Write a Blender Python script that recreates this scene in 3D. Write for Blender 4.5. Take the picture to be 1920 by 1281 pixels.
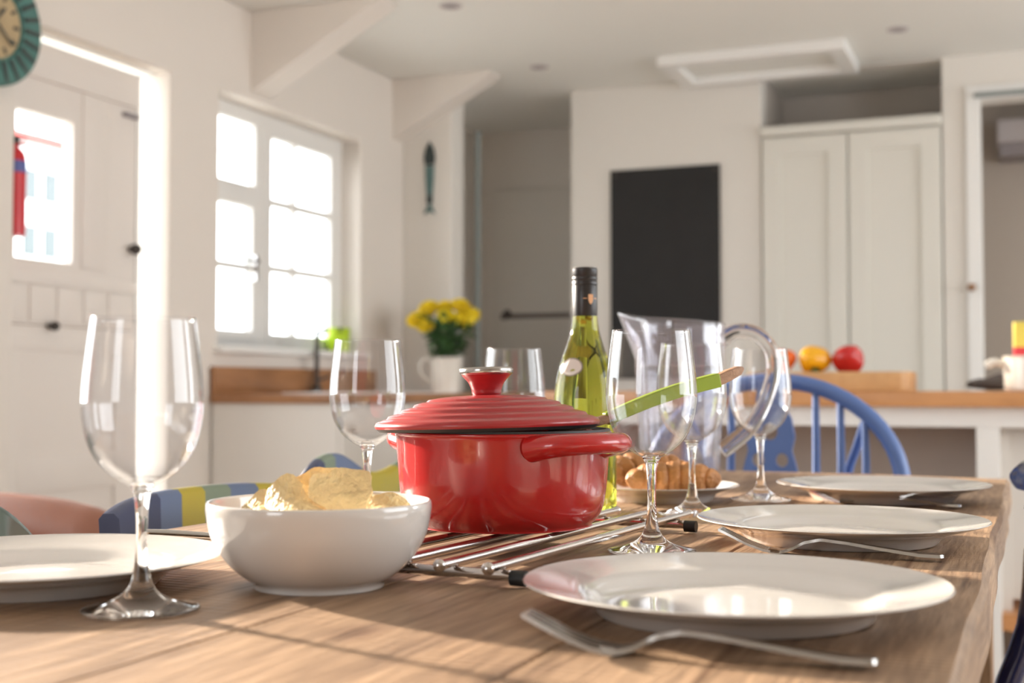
import bpy, bmesh, math, random
from mathutils import Vector, Matrix, Euler
random.seed(7)
PI = math.pi
S = bpy.context.scene
COL = S.collection
for o in list(bpy.data.objects):
    bpy.data.objects.remove(o)

# ------------------------------------------------------------------ camera
cam_d = bpy.data.cameras.new('camera')
cam = bpy.data.objects.new('camera', cam_d); COL.objects.link(cam)
cam_d.sensor_width = 36.0; cam_d.lens = 45.0
cam.location = (0, 0, 0.906)
cam.rotation_euler = (math.radians(90 + 2.088), 0, math.radians(22.137))
cam_d.dof.use_dof = True
cam_d.dof.focus_distance = 1.15
cam_d.dof.aperture_fstop = 5.6
cam_d.dof.aperture_blades = 0
cam_d.clip_start = 0.05
S.camera = cam

# ------------------------------------------------------------------ sky, sun, exposure
W = bpy.data.worlds.new('daylight'); S.world = W; W.use_nodes = True
bg = W.node_tree.nodes['Background']
bg.inputs['Color'].default_value = (0.93, 0.97, 1.0, 1)
bg.inputs['Strength'].default_value = 6.0
sd = bpy.data.lights.new('sun', 'SUN'); sd.energy = 15.0; sd.angle = math.radians(2.2)
sd.color = (1.0, 0.86, 0.70)
sun = bpy.data.objects.new('sun', sd); COL.objects.link(sun)
sdir = Vector((0.94, -0.295, -0.245)).normalized()
sun.rotation_euler = sdir.to_track_quat('-Z', 'Y').to_euler()
S.view_settings.view_transform = 'Standard'
S.view_settings.look = 'None'
S.view_settings.exposure = 0.24
S.view_settings.gamma = 1.0
S.view_settings.use_curve_mapping = False
S.cycles.use_denoising = True
S.cycles.max_bounces = 14
S.cycles.diffuse_bounces = 6
S.cycles.glossy_bounces = 6
S.cycles.transmission_bounces = 12
S.cycles.transparent_max_bounces = 24
S.cycles.sample_clamp_indirect = 6.0
S.cycles.caustics_reflective = False
S.cycles.caustics_refractive = True
S.cycles.blur_glossy = 0.5

def portal(name, loc, rot, sx, sy):
    d = bpy.data.lights.new(name, 'AREA'); d.shape = 'RECTANGLE'; d.size = sx; d.size_y = sy
    d.cycles.is_portal = True
    o = bpy.data.objects.new(name, d); o.location = loc; o.rotation_euler = rot; COL.objects.link(o)
def aim(v):
    return Vector(v).to_track_quat('-Z', 'Y').to_euler()
# sky portals in the openings of the room (sampling guides for the sky, no light of their own)
portal('portal_side', (-2.92, 1.575, 1.285), aim((1, 0, 0)), 2.05, 0.89)
portal('portal_window', (-2.95, 4.48, 1.55), aim((1, 0, 0)), 1.1, 0.95)
portal('portal_right', (2.55, 2.3, 1.5), aim((-1, 0, 0)), 2.2, 1.3)
portal('portal_far', (2.55, 4.9, 1.5), aim((-1, 0, 0)), 1.4, 1.3)
portal('portal_front', (-1.4, -2.55, 1.47), aim((0, 1, 0)), 1.0, 1.05)
portal('portal_door', (-2.87, 3.3, 1.4), aim((1, 0, 0)), 0.7, 1.2)

# ------------------------------------------------------------------ materials
def mat(name, color, rough=0.5, metal=0.0, bump=0.0, bscale=40.0, coat=0.0, var=0.0, vscale=6.0, spec=0.5, sub=0.0):
    m = bpy.data.materials.new(name); m.use_nodes = True
    nt = m.node_tree; b = nt.nodes['Principled BSDF']
    b.inputs['Base Color'].default_value = (*color, 1)
    b.inputs['Roughness'].default_value = rough
    b.inputs['Metallic'].default_value = metal
    b.inputs['Coat Weight'].default_value = coat
    b.inputs['Coat Roughness'].default_value = 0.05
    b.inputs['Specular IOR Level'].default_value = spec
    if sub: 
        b.inputs['Subsurface Weight'].default_value = sub
        b.inputs['Subsurface Radius'].default_value = (0.01, 0.006, 0.003)
    tc = nt.nodes.new('ShaderNodeTexCoord')
    if var:
        n = nt.nodes.new('ShaderNodeTexNoise'); n.inputs['Scale'].default_value = vscale; n.inputs['Detail'].default_value = 4
        nt.links.new(tc.outputs['Object'], n.inputs['Vector'])
        mx = nt.nodes.new('ShaderNodeMix'); mx.data_type = 'RGBA'
        mx.inputs['A'].default_value = (*[c * (1 - var) for c in color], 1)
        mx.inputs['B'].default_value = (*[min(1, c * (1 + var)) for c in color], 1)
        nt.links.new(n.outputs['Fac'], mx.inputs['Factor'])
        nt.links.new(mx.outputs['Result'], b.inputs['Base Color'])
    n2 = nt.nodes.new('ShaderNodeTexNoise'); n2.inputs['Scale'].default_value = bscale; n2.inputs['Detail'].default_value = 3
    nt.links.new(tc.outputs['Object'], n2.inputs['Vector'])
    bp = nt.nodes.new('ShaderNodeBump'); bp.inputs['Strength'].default_value = bump if bump else 0.02
    bp.inputs['Distance'].default_value = 0.01
    nt.links.new(n2.outputs['Fac'], bp.inputs['Height'])
    nt.links.new(bp.outputs['Normal'], b.inputs['Normal'])
    return m

def thin_glass(name, tint=(0.97, 0.975, 0.98), ior=1.45, haze=0.0, rough=0.0, hcol=(0.9, 0.9, 0.95)):
    m = bpy.data.materials.new(name); m.use_nodes = True
    nt = m.node_tree; nt.nodes.clear()
    out = nt.nodes.new('ShaderNodeOutputMaterial')
    tr = nt.nodes.new('ShaderNodeBsdfTransparent'); tr.inputs['Color'].default_value = (*tint, 1)
    gl = nt.nodes.new('ShaderNodeBsdfGlossy'); gl.inputs['Roughness'].default_value = rough
    lw = nt.nodes.new('ShaderNodeLayerWeight'); lw.inputs['Blend'].default_value = 0.5
    pw = nt.nodes.new('ShaderNodeMath'); pw.operation = 'POWER'; pw.inputs[1].default_value = 3.0
    f0 = ((ior - 1) / (ior + 1)) ** 2
    fr = nt.nodes.new('ShaderNodeMath'); fr.operation = 'MULTIPLY_ADD'; fr.inputs[1].default_value = 0.9 - f0; fr.inputs[2].default_value = f0 * 1.15
    nt.links.new(lw.outputs['Facing'], pw.inputs[0]); nt.links.new(pw.outputs[0], fr.inputs[0])
    mx = nt.nodes.new('ShaderNodeMixShader')
    nt.links.new(fr.outputs[0], mx.inputs[0]); nt.links.new(tr.outputs[0], mx.inputs[1]); nt.links.new(gl.outputs[0], mx.inputs[2])
    last = mx
    if haze:
        df = nt.nodes.new('ShaderNodeBsdfTranslucent'); df.inputs['Color'].default_value = (*hcol, 1)
        d2 = nt.nodes.new('ShaderNodeBsdfDiffuse'); d2.inputs['Color'].default_value = (*hcol, 1)
        a = nt.nodes.new('ShaderNodeMixShader'); a.inputs[0].default_value = 0.5
        nt.links.new(df.outputs[0], a.inputs[1]); nt.links.new(d2.outputs[0], a.inputs[2])
        m2 = nt.nodes.new('ShaderNodeMixShader'); m2.inputs[0].default_value = haze
        nt.links.new(mx.outputs[0], m2.inputs[1]); nt.links.new(a.outputs[0], m2.inputs[2]); last = m2
    nt.links.new(last.outputs[0], out.inputs['Surface'])
    return m

def solid_glass(name, color=(1, 1, 1), ior=1.45, rough=0.0):
    m = mat(name, color, rough); b = m.node_tree.nodes['Principled BSDF']
    b.inputs['Transmission Weight'].default_value = 1.0; b.inputs['IOR'].default_value = ior
    for l in list(m.node_tree.links):
        if l.to_socket.name == 'Normal': m.node_tree.links.remove(l)
    return m

def wood(name, c1, c2, axis='Y', scale=9.0, rough=0.5, stretch=14.0, knots=False, bump=0.15, coat=0.0, coord='Object', saw=False):
    m = bpy.data.materials.new(name); m.use_nodes = True
    nt = m.node_tree; b = nt.nodes['Principled BSDF']; b.inputs['Roughness'].default_value = rough
    b.inputs['Coat Weight'].default_value = coat
    N = nt.nodes.new; Lk = nt.links.new
    tc = N('ShaderNodeTexCoord'); mp = N('ShaderNodeMapping')
    sc = {'X': (1 / stretch, 1, 1), 'Y': (1, 1 / stretch, 1), 'Z': (1, 1, 1 / stretch)}[axis]
    mp.inputs['Scale'].default_value = [s * scale for s in sc]
    Lk(tc.outputs[coord], mp.inputs['Vector'])
    n1 = N('ShaderNodeTexNoise'); n1.inputs['Scale'].default_value = 3.0; n1.inputs['Detail'].default_value = 8; n1.inputs['Distortion'].default_value = 1.2
    Lk(mp.outputs[0], n1.inputs['Vector'])
    n3 = N('ShaderNodeTexNoise'); n3.inputs['Scale'].default_value = 22.0; n3.inputs['Detail'].default_value = 5
    Lk(mp.outputs[0], n3.inputs['Vector'])
    n4 = N('ShaderNodeTexNoise'); n4.inputs['Scale'].default_value = 3.5; n4.inputs['Detail'].default_value = 3
    Lk(tc.outputs[coord], n4.inputs['Vector'])
    a = N('ShaderNodeMath'); a.operation = 'MULTIPLY_ADD'; a.inputs[1].default_value = 0.45
    Lk(n3.outputs['Fac'], a.inputs[0])
    a0 = N('ShaderNodeMath'); a0.operation = 'MULTIPLY'; a0.inputs[1].default_value = 0.55; Lk(n1.outputs['Fac'], a0.inputs[0]); Lk(a0.outputs[0], a.inputs[2])
    cr = N('ShaderNodeValToRGB'); cr.color_ramp.elements[0].position = 0.33; cr.color_ramp.elements[1].position = 0.66
    cr.color_ramp.elements[0].color = (*c2, 1); cr.color_ramp.elements[1].color = (*c1, 1)
    Lk(a.outputs[0], cr.inputs[0])
    mx = N('ShaderNodeMix'); mx.data_type = 'RGBA'; mx.blend_type = 'MULTIPLY'; mx.inputs['Factor'].default_value = 0.55
    cr2 = N('ShaderNodeValToRGB'); cr2.color_ramp.elements[0].position = 0.3; cr2.color_ramp.elements[1].position = 0.62
    cr2.color_ramp.elements[0].color = (0.50, 0.46, 0.44, 1); cr2.color_ramp.elements[1].color = (1.0, 1.0, 1.0, 1)
    Lk(n4.outputs['Fac'], cr2.inputs[0]); Lk(cr.outputs[0], mx.inputs['A']); Lk(cr2.outputs[0], mx.inputs['B'])
    last = mx.outputs['Result']
    if knots:
        v = N('ShaderNodeTexVoronoi'); v.inputs['Scale'].default_value = 5.0
        mp2 = N('ShaderNodeMapping'); mp2.inputs['Scale'].default_value = (1.0, 0.55, 1.0)
        Lk(tc.outputs[coord], mp2.inputs['Vector']); Lk(mp2.outputs[0], v.inputs['Vector'])
        cr3 = N('ShaderNodeValToRGB'); cr3.color_ramp.elements[0].position = 0.03; cr3.color_ramp.elements[1].position = 0.12
        cr3.color_ramp.elements[0].color = (0.35, 0.25, 0.2, 1); cr3.color_ramp.elements[1].color = (1, 1, 1, 1)
        Lk(v.outputs['Distance'], cr3.inputs[0])
        m3 = N('ShaderNodeMix'); m3.data_type = 'RGBA'; m3.blend_type = 'MULTIPLY'; m3.inputs['Factor'].default_value = 1.0
        Lk(last, m3.inputs['A']); Lk(cr3.outputs[0], m3.inputs['B']); last = m3.outputs['Result']
    if knots:
        mp4 = N('ShaderNodeMapping'); mp4.inputs['Scale'].default_value = (42.0, 2.2, 20.0)
        Lk(tc.outputs[coord], mp4.inputs['Vector'])
        n5 = N('ShaderNodeTexNoise'); n5.inputs['Scale'].default_value = 1.6; n5.inputs['Detail'].default_value = 6; n5.inputs['Distortion'].default_value = .6
        Lk(mp4.outputs[0], n5.inputs['Vector'])
        cr4 = N('ShaderNodeValToRGB'); cr4.color_ramp.elements[0].position = 0.31; cr4.color_ramp.elements[1].position = 0.43
        cr4.color_ramp.elements[0].color = (0.30, 0.22, 0.17, 1); cr4.color_ramp.elements[1].color = (1, 1, 1, 1)
        Lk(n5.outputs['Fac'], cr4.inputs[0])
        m4 = N('ShaderNodeMix'); m4.data_type = 'RGBA'; m4.blend_type = 'MULTIPLY'; m4.inputs['Factor'].default_value = 0.85
        Lk(last, m4.inputs['A']); Lk(cr4.outputs[0], m4.inputs['B']); last = m4.outputs['Result']
    Lk(last, b.inputs['Base Color'])
    bp = N('ShaderNodeBump'); bp.inputs['Strength'].default_value = bump; bp.inputs['Distance'].default_value = 0.004
    hgt = a.outputs[0]
    if saw:
        mp3 = N('ShaderNodeMapping'); mp3.inputs['Scale'].default_value = (1.0, 7.0, 1.0); mp3.inputs['Rotation'].default_value = (0, 0, 0.05)
        Lk(tc.outputs[coord], mp3.inputs['Vector'])
        wv = N('ShaderNodeTexWave'); wv.bands_direction = 'Y'; wv.inputs['Scale'].default_value = 4.5; wv.inputs['Distortion'].default_value = 5.0; wv.inputs['Detail'].default_value = 3
        wv.inputs['Detail Scale'].default_value = 1.5
        Lk(mp3.outputs[0], wv.inputs['Vector'])
        nm = N('ShaderNodeTexNoise'); nm.inputs['Scale'].default_value = 5.0; Lk(tc.outputs[coord], nm.inputs['Vector'])
        msk = N('ShaderNodeValToRGB'); msk.color_ramp.elements[0].position = 0.48; msk.color_ramp.elements[1].position = 0.62
        Lk(nm.outputs['Fac'], msk.inputs[0])
        ml = N('ShaderNodeMath'); ml.operation = 'MULTIPLY'; Lk(wv.outputs['Fac'], ml.inputs[0]); Lk(msk.outputs[0], ml.inputs[1])
        ad = N('ShaderNodeMath'); ad.operation = 'MULTIPLY_ADD'; ad.inputs[1].default_value = 0.35; Lk(ml.outputs[0], ad.inputs[0]); Lk(a.outputs[0], ad.inputs[2])
        hgt = ad.outputs[0]
    Lk(hgt, bp.inputs['Height']); Lk(bp.outputs[0], b.inputs['Normal'])
    return m

def stripes(name, cols, w, off):
    """painted vertical stripes across the Y of the part, hand-painted matt"""
    m = bpy.data.materials.new(name); m.use_nodes = True
    nt = m.node_tree; b = nt.nodes['Principled BSDF']; b.inputs['Roughness'].default_value = 0.42
    N = nt.nodes.new; Lk = nt.links.new
    tc = N('ShaderNodeTexCoord'); sp = N('ShaderNodeSeparateXYZ'); Lk(tc.outputs['Object'], sp.inputs[0])
    f = N('ShaderNodeMath'); f.operation = 'MULTIPLY_ADD'; f.inputs[1].default_value = 1.0 / (w * len(cols)); f.inputs[2].default_value = off
    z = N('ShaderNodeMath'); z.operation = 'MULTIPLY_ADD'; z.inputs[1].default_value = -0.10
    Lk(sp.outputs[2], z.inputs[0]); Lk(sp.outputs[1], z.inputs[2]); Lk(z.outputs[0], f.inputs[0])
    cr = N('ShaderNodeValToRGB'); cr.color_ramp.interpolation = 'CONSTANT'
    n = len(cols)
    cr.color_ramp.elements[0].color = (*cols[0], 1); cr.color_ramp.elements[0].position = 0
    cr.color_ramp.elements[1].color = (*cols[1], 1); cr.color_ramp.elements[1].position = 1 / n
    for i in range(2, n):
        e = cr.color_ramp.elements.new(i / n); e.color = (*cols[i], 1)
    Lk(f.outputs[0], cr.inputs[0]); Lk(cr.outputs[0], b.inputs['Base Color'])
    n2 = N('ShaderNodeTexNoise'); n2.inputs['Scale'].default_value = 60; bp = N('ShaderNodeBump'); bp.inputs['Strength'].default_value = 0.08
    Lk(n2.outputs['Fac'], bp.inputs['Height']); Lk(bp.outputs[0], b.inputs['Normal'])
    return m

WHITE = mat('wall_paint', (0.79, 0.735, 0.68), 0.9, bump=0.35, bscale=9)
WHITE2 = mat('wall_paint_cool', (0.77, 0.735, 0.685), 0.9, bump=0.12, bscale=14)
CEIL = mat('ceiling_paint', (0.83, 0.825, 0.79), 0.92, bump=0.05)
GREYW = mat('alcove_paint', (0.78, 0.74, 0.69), 0.9, bump=0.08)
SOFTW = mat('white_gloss_paint', (0.84, 0.83, 0.81), 0.45)
CREAM = mat('cupboard_paint', (0.74, 0.72, 0.66), 0.5)
CABW = mat('cabinet_paint', (0.76, 0.73, 0.69), 0.5)
DOORW = mat('door_paint', (0.80, 0.745, 0.70), 0.55)
FLOORM = mat('floor_stone', (0.55, 0.47, 0.40), 0.6, var=0.12, bump=0.1)
TABLEW = wood('table_wood', (0.56, 0.375, 0.235), (0.23, 0.14, 0.085), 'Y', 9, 0.55, 12, knots=True, bump=0.6, saw=True)
TABLED = wood('table_wood_dark', (0.42, 0.27, 0.16), (0.22, 0.13, 0.075), 'Y', 9, 0.6, 12, bump=0.3)
LEGW = wood('table_leg_wood', (0.40, 0.25, 0.14), (0.24, 0.14, 0.08), 'Z', 8, 0.6, 12)
WORKW = wood('worktop_wood', (0.72, 0.36, 0.15), (0.60, 0.28, 0.11), 'X', 5, 0.35, 10, bump=0.03)
WORKL = wood('worktop_oak', (0.44, 0.21, 0.09), (0.33, 0.15, 0.06), 'Y', 6, 0.35, 10, bump=0.03)
BOARDW = wood('board_wood', (0.70, 0.42, 0.19), (0.58, 0.32, 0.14), 'Y', 7, 0.5, 8, bump=0.05)
SPOONW = wood('spoon_wood', (0.50, 0.30, 0.19), (0.30, 0.17, 0.10), 'X', 60, 0.6, 8, bump=0.2)
CHINA = mat('white_china', (0.74, 0.72, 0.70), 0.12, coat=0.6)
ENAMEL = mat('white_enamel', (0.88, 0.84, 0.77), 0.2, coat=0.4)
RED = mat('red_enamel', (0.50, 0.012, 0.012), 0.22, coat=0.55)
REDL = mat('red_enamel_lid', (0.38, 0.020, 0.024), 0.32, coat=0.35)
IRON = mat('black_iron_rim', (0.03, 0.028, 0.028), 0.5)
STEEL = mat('polished_steel', (0.50, 0.48, 0.46), 0.20, 1.0)
CHROME = mat('chrome', (0.62, 0.58, 0.56), 0.14, 1.0)
RUBBER = mat('black_rubber', (0.012, 0.012, 0.013), 0.55)
BLACKB = mat('chalkboard', (0.022, 0.021, 0.021), 0.85, var=0.25, vscale=8)
DARKM = mat('dark_metal', (0.07, 0.06, 0.055), 0.45, 0.6)
BRASS = mat('brass', (0.35, 0.2, 0.12), 0.35, 0.8)
LIME = mat('lime_silicone', (0.27, 0.37, 0.018), 0.45)
LIMEP = mat('lime_enamel', (0.48, 0.68, 0.02), 0.35)
BLUE = mat('blue_chair_paint', (0.10, 0.18, 0.44), 0.38)
NAVY = mat('navy_gloss_paint', (0.010, 0.016, 0.085), 0.14, coat=0.7)
TEAL = mat('grey_teal_paint', (0.10, 0.155, 0.145), 0.35, var=0.1, vscale=30)
TAN = mat('tan_leather', (0.27, 0.11, 0.07), 0.42, bump=0.2, bscale=120)
CROIS = mat('croissant_crust', (0.50, 0.225, 0.075), 0.5, bump=0.9, bscale=70, var=0.5, vscale=34)
CRISP = mat('crisp', (0.84, 0.60, 0.31), 0.6, bump=0.6, bscale=150, var=0.32, vscale=70, sub=0.1)
LEAF = mat('flower_leaf', (0.045, 0.11, 0.03), 0.55, var=0.4, vscale=25)
PETAL = mat('yellow_petal', (0.88, 0.68, 0.02), 0.55, var=0.12, vscale=30)
PEP_O = mat('orange_pepper', (0.85, 0.16, 0.015), 0.25, coat=0.3)
PEP_Y = mat('yellow_pepper', (0.92, 0.45, 0.005), 0.25, coat=0.3)
PEP_R = mat('red_pepper', (0.52, 0.012, 0.012), 0.25, coat=0.3)
STALK = mat('pepper_stalk', (0.08, 0.16, 0.03), 0.5)
GLASS = thin_glass('wine_glass', (0.985, 0.985, 0.99), 1.42)
GSOLID = solid_glass('stem_glass', (1, 1, 1), 1.45)
WPANE = thin_glass('window_glass', (0.97, 0.98, 0.98), 1.3)
ACRYL = thin_glass('acrylic', (0.96, 0.955, 0.975), 1.7, haze=0.05, hcol=(0.85, 0.82, 0.95))
WATER = thin_glass('water', (0.95, 0.965, 0.97), 1.33, haze=0.02)
BOTG = solid_glass('bottle_glass', (0.60, 0.64, 0.08), 1.36)
CAPM = mat('bottle_cap_black', (0.022, 0.018, 0.018), 0.35)
CAPT = mat('bottle_cap_top', (0.55, 0.55, 0.55), 0.3, 0.6)
GOLD = mat('gold_crest', (0.75, 0.42, 0.22), 0.4)
STICK = mat('round_sticker', (0.72, 0.68, 0.64), 0.5)
STICKR = mat('sticker_ring', (0.30, 0.27, 0.25), 0.5)
FIRE = mat('extinguisher_red', (0.60, 0.02, 0.03), 0.3)
FLAB = mat('extinguisher_label', (0.10, 0.12, 0.35), 0.5)
C_TEAL = mat('clock_teal', (0.07, 0.19, 0.17), 0.5, var=0.35, vscale=18)
C_DARK = mat('clock_dark', (0.05, 0.06, 0.055), 0.5)
C_CREAM = mat('clock_face', (0.46, 0.35, 0.20), 0.6, var=0.25, vscale=12)
FISHM = mat('fish_blue', (0.09, 0.17, 0.17), 0.5, var=0.3, vscale=30)
FISHD = mat('fish_dark', (0.03, 0.045, 0.045), 0.5)
PIPEM = mat('pipe_paint', (0.22, 0.25, 0.24), 0.5)
GREYP = mat('grey_plastic', (0.30, 0.27, 0.28), 0.5)
LGREY = mat('pale_grey_plastic', (0.55, 0.51, 0.51), 0.5)
SINKM = mat('white_sink', (0.85, 0.82, 0.80), 0.15, coat=0.5)
BOXY = mat('yellow_card', (0.82, 0.66, 0.12), 0.6)
BOXR = mat('red_card', (0.72, 0.05, 0.07), 0.6)
CLOTHD = mat('dark_cloth', (0.07, 0.06, 0.06), 0.9)
RENDER_W = mat('outside_render', (0.9, 0.9, 0.9), 0.9)
OUTWIN = mat('outside_window', (0.10, 0.12, 0.125), 0.4)
OUTROOF = mat('outside_roof', (0.55, 0.10, 0.09), 0.8)
GRASS = mat('outside_green', (0.18, 0.30, 0.04), 0.9, var=0.3)
PAVE = mat('outside_paving', (0.6, 0.58, 0.55), 0.9)

# ------------------------------------------------------------------ mesh helpers
def bx(bm, x0, x1, y0, y1, z0, z1, bev=0.0, M=None):
    t = bmesh.new()
    vs = [t.verts.new((x, y, z)) for x in (x0, x1) for y in (y0, y1) for z in (z0, z1)]
    for f in ((0, 1, 3, 2), (4, 6, 7, 5), (0, 4, 5, 1), (2, 3, 7, 6), (0, 2, 6, 4), (1, 5, 7, 3)):
        t.faces.new([vs[i] for i in f])
    bmesh.ops.recalc_face_normals(t, faces=t.faces)
    if bev:
        bmesh.ops.bevel(t, geom=list(t.edges), offset=bev, segments=2, affect='EDGES', profile=0.5)
    merge(bm, t, M)
def merge(bm, t, M=None):
    if M is not None: bmesh.ops.transform(t, matrix=M, verts=t.verts)
    me = bpy.data.meshes.new('tmp'); t.to_mesh(me); t.free(); bm.from_mesh(me); bpy.data.meshes.remove(me)
def smoothpts(P, n=6):
    out = []
    for i in range(len(P) - 1):
        p0 = Vector(P[max(i - 1, 0)]); p1 = Vector(P[i]); p2 = Vector(P[i + 1]); p3 = Vector(P[min(i + 2, len(P) - 1)])
        for k in range(n):
            t = k / n
            out.append(0.5 * ((2 * p1) + (p2 - p0) * t + (2 * p0 - 5 * p1 + 4 * p2 - p3) * t * t + (3 * p1 - p0 - 3 * p2 + p3) * t ** 3))
    out.append(Vector(P[-1])); return out
def lathe(bm, prof, seg=48, M=None, fn=None):
    t = bmesh.new(); rings = []
    for r, z in prof:
        if r < 1e-6: rings.append([t.verts.new((0, 0, z))])
        else:
            ring = []
            for k in range(seg):
                a = 2 * PI * k / seg; x, y, zz = r * math.cos(a), r * math.sin(a), z
                if fn: x, y, zz = fn(x, y, zz, a, r)
                ring.append(t.verts.new((x, y, zz)))
            rings.append(ring)
    for A, B in zip(rings, rings[1:]):
        if len(A) == 1 and len(B) == 1: continue
        for k in range(seg):
            k2 = (k + 1) % seg
            if len(A) == 1: t.faces.new((A[0], B[k2], B[k]))
            elif len(B) == 1: t.faces.new((A[k], A[k2], B[0]))
            else: t.faces.new((A[k], A[k2], B[k2], B[k]))
    bmesh.ops.recalc_face_normals(t, faces=t.faces)
    merge(bm, t, M)
def tube(bm, pts, rad, seg=12, flat=1.0, M=None, smooth=0, up=None):
    if smooth: 
        n0 = len(pts)
        if isinstance(rad, (list, tuple)):
            q = smoothpts([(*p, r) for p, r in zip(pts, rad)] if False else pts, smooth)
            R = []
            for i in range(n0 - 1):
                for k in range(smooth): R.append(rad[i] + (rad[i + 1] - rad[i]) * k / smooth)
            R.append(rad[-1]); rad = R; pts = q
        else: pts = smoothpts(pts, smooth)
    t = bmesh.new(); pts = [Vector(p) for p in pts]; n = len(pts)
    if not isinstance(rad, (list, tuple)): rad = [rad] * n
    T = []
    for i in range(n):
        d = pts[min(i + 1, n - 1)] - pts[max(i - 1, 0)]
        T.append(d.normalized())
    ref = Vector(up) if up else Vector((0, 0, 1))
    if abs(T[0].dot(ref)) > 0.95 and not up: ref = Vector((1, 0, 0))
    nrm = (ref - T[0] * ref.dot(T[0])).normalized(); rings = []
    for i in range(n):
        nrm = (nrm - T[i] * nrm.dot(T[i])).normalized(); b = T[i].cross(nrm)
        rings.append([t.verts.new(pts[i] + (nrm * math.sin(2 * PI * k / seg) * flat + b * math.cos(2 * PI * k / seg)) * rad[i]) for k in range(seg)])
    for A, B in zip(rings, rings[1:]):
        for k in range(seg): t.faces.new((A[k], A[(k + 1) % seg], B[(k + 1) % seg], B[k]))
    t.faces.new(rings[0]); t.faces.new(rings[-1])
    bmesh.ops.recalc_face_normals(t, faces=t.faces)
    merge(bm, t, M)
def prism(bm, outline, h0, h1, M=None, holes=(), bev=0.0):
    """outline in XY extruded h0..h1 along Z, with holes"""
    t = bmesh.new(); edges = []
    for loop in [outline] + list(holes):
        vs = [t.verts.new((x, y, h0)) for x, y in loop]
        for i in range(len(vs)): edges.append(t.edges.new((vs[i], vs[(i + 1) % len(vs)])))
    r = bmesh.ops.triangle_fill(t, use_beauty=True, use_dissolve=False, edges=edges)
    fs = [f for f in r['geom'] if isinstance(f, bmesh.types.BMFace)]
    if not fs: fs = list(t.faces)
    e = bmesh.ops.extrude_face_region(t, geom=fs)
    bmesh.ops.translate(t, vec=(0, 0, h1 - h0), verts=[v for v in e['geom'] if isinstance(v, bmesh.types.BMVert)])
    bmesh.ops.recalc_face_normals(t, faces=t.faces)
    merge(bm, t, M)
def ell(cx, cy, a, b, n=14):
    return [(cx + a * math.cos(2 * PI * k / n), cy + b * math.sin(2 * PI * k / n)) for k in range(n)]
def blob(bm, rx, ry, rz, M=None, seg=24, rings=16, fn=None):
    t = bmesh.new(); bmesh.ops.create_uvsphere(t, u_segments=seg, v_segments=rings, radius=1)
    for v in t.verts:
        if fn: v.co = fn(v.co.copy())
        v.co = Vector((v.co.x * rx, v.co.y * ry, v.co.z * rz))
    merge(bm, t, M)

def T(x, y, z): return Matrix.Translation((x, y, z))
def RZ(a): return Matrix.Rotation(a, 4, 'Z')
def RX(a): return Matrix.Rotation(a, 4, 'X')
def RY(a): return Matrix.Rotation(a, 4, 'Y')

def obj(name, bm, m, parent=None, smooth=True, angle=40, bevel=0.0, bang=30):
    me = bpy.data.meshes.new(name); bm.to_mesh(me); bm.free()
    o = bpy.data.objects.new(name, me); COL.objects.link(o)
    me.materials.append(m)
    if smooth:
        for p in me.polygons: p.use_smooth = True
        try: me.set_sharp_from_angle(angle=math.radians(angle))
        except Exception: pass
    if bevel:
        b = o.modifiers.new('bevel', 'BEVEL'); b.width = bevel; b.segments = 3; b.limit_method = 'ANGLE'; b.angle_limit = math.radians(bang)
    if parent: o.parent = parent
    return o
def tag(o, label, cat, group=None, kind=None):
    o['label'] = label; o['category'] = cat
    if group: o['group'] = group
    if kind: o['kind'] = kind
    return o
def thing(name, label, cat, loc=(0, 0, 0), rz=0.0, group=None):
    o = bpy.data.objects.new(name, None); COL.objects.link(o); o.empty_display_size = 0.05
    o.location = loc; o.rotation_euler = (0, 0, rz)
    return tag(o, label, cat, group)
def struct(name, bm, m, label, cat, parent=None, **k):
    o = obj(name, bm, m, parent, **k)
    if not parent:
        o['kind'] = 'structure'; o['label'] = label; o['category'] = cat
    return o
def B(*boxes, bev=0.0):
    bm = bmesh.new()
    for b in boxes: bx(bm, *b, bev=bev)
    return bm
def copy_thing(root, loc=None, rz=None, label=None):
    r = root.copy(); COL.objects.link(r)
    if loc: r.location = loc
    if rz is not None: r.rotation_euler = (0, 0, rz)
    if label: r['label'] = label
    for ch in list(root.children):
        c = ch.copy(); COL.objects.link(c); c.parent = r
        for g in ch.children:
            d = g.copy(); COL.objects.link(d); d.parent = c
    return r

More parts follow.
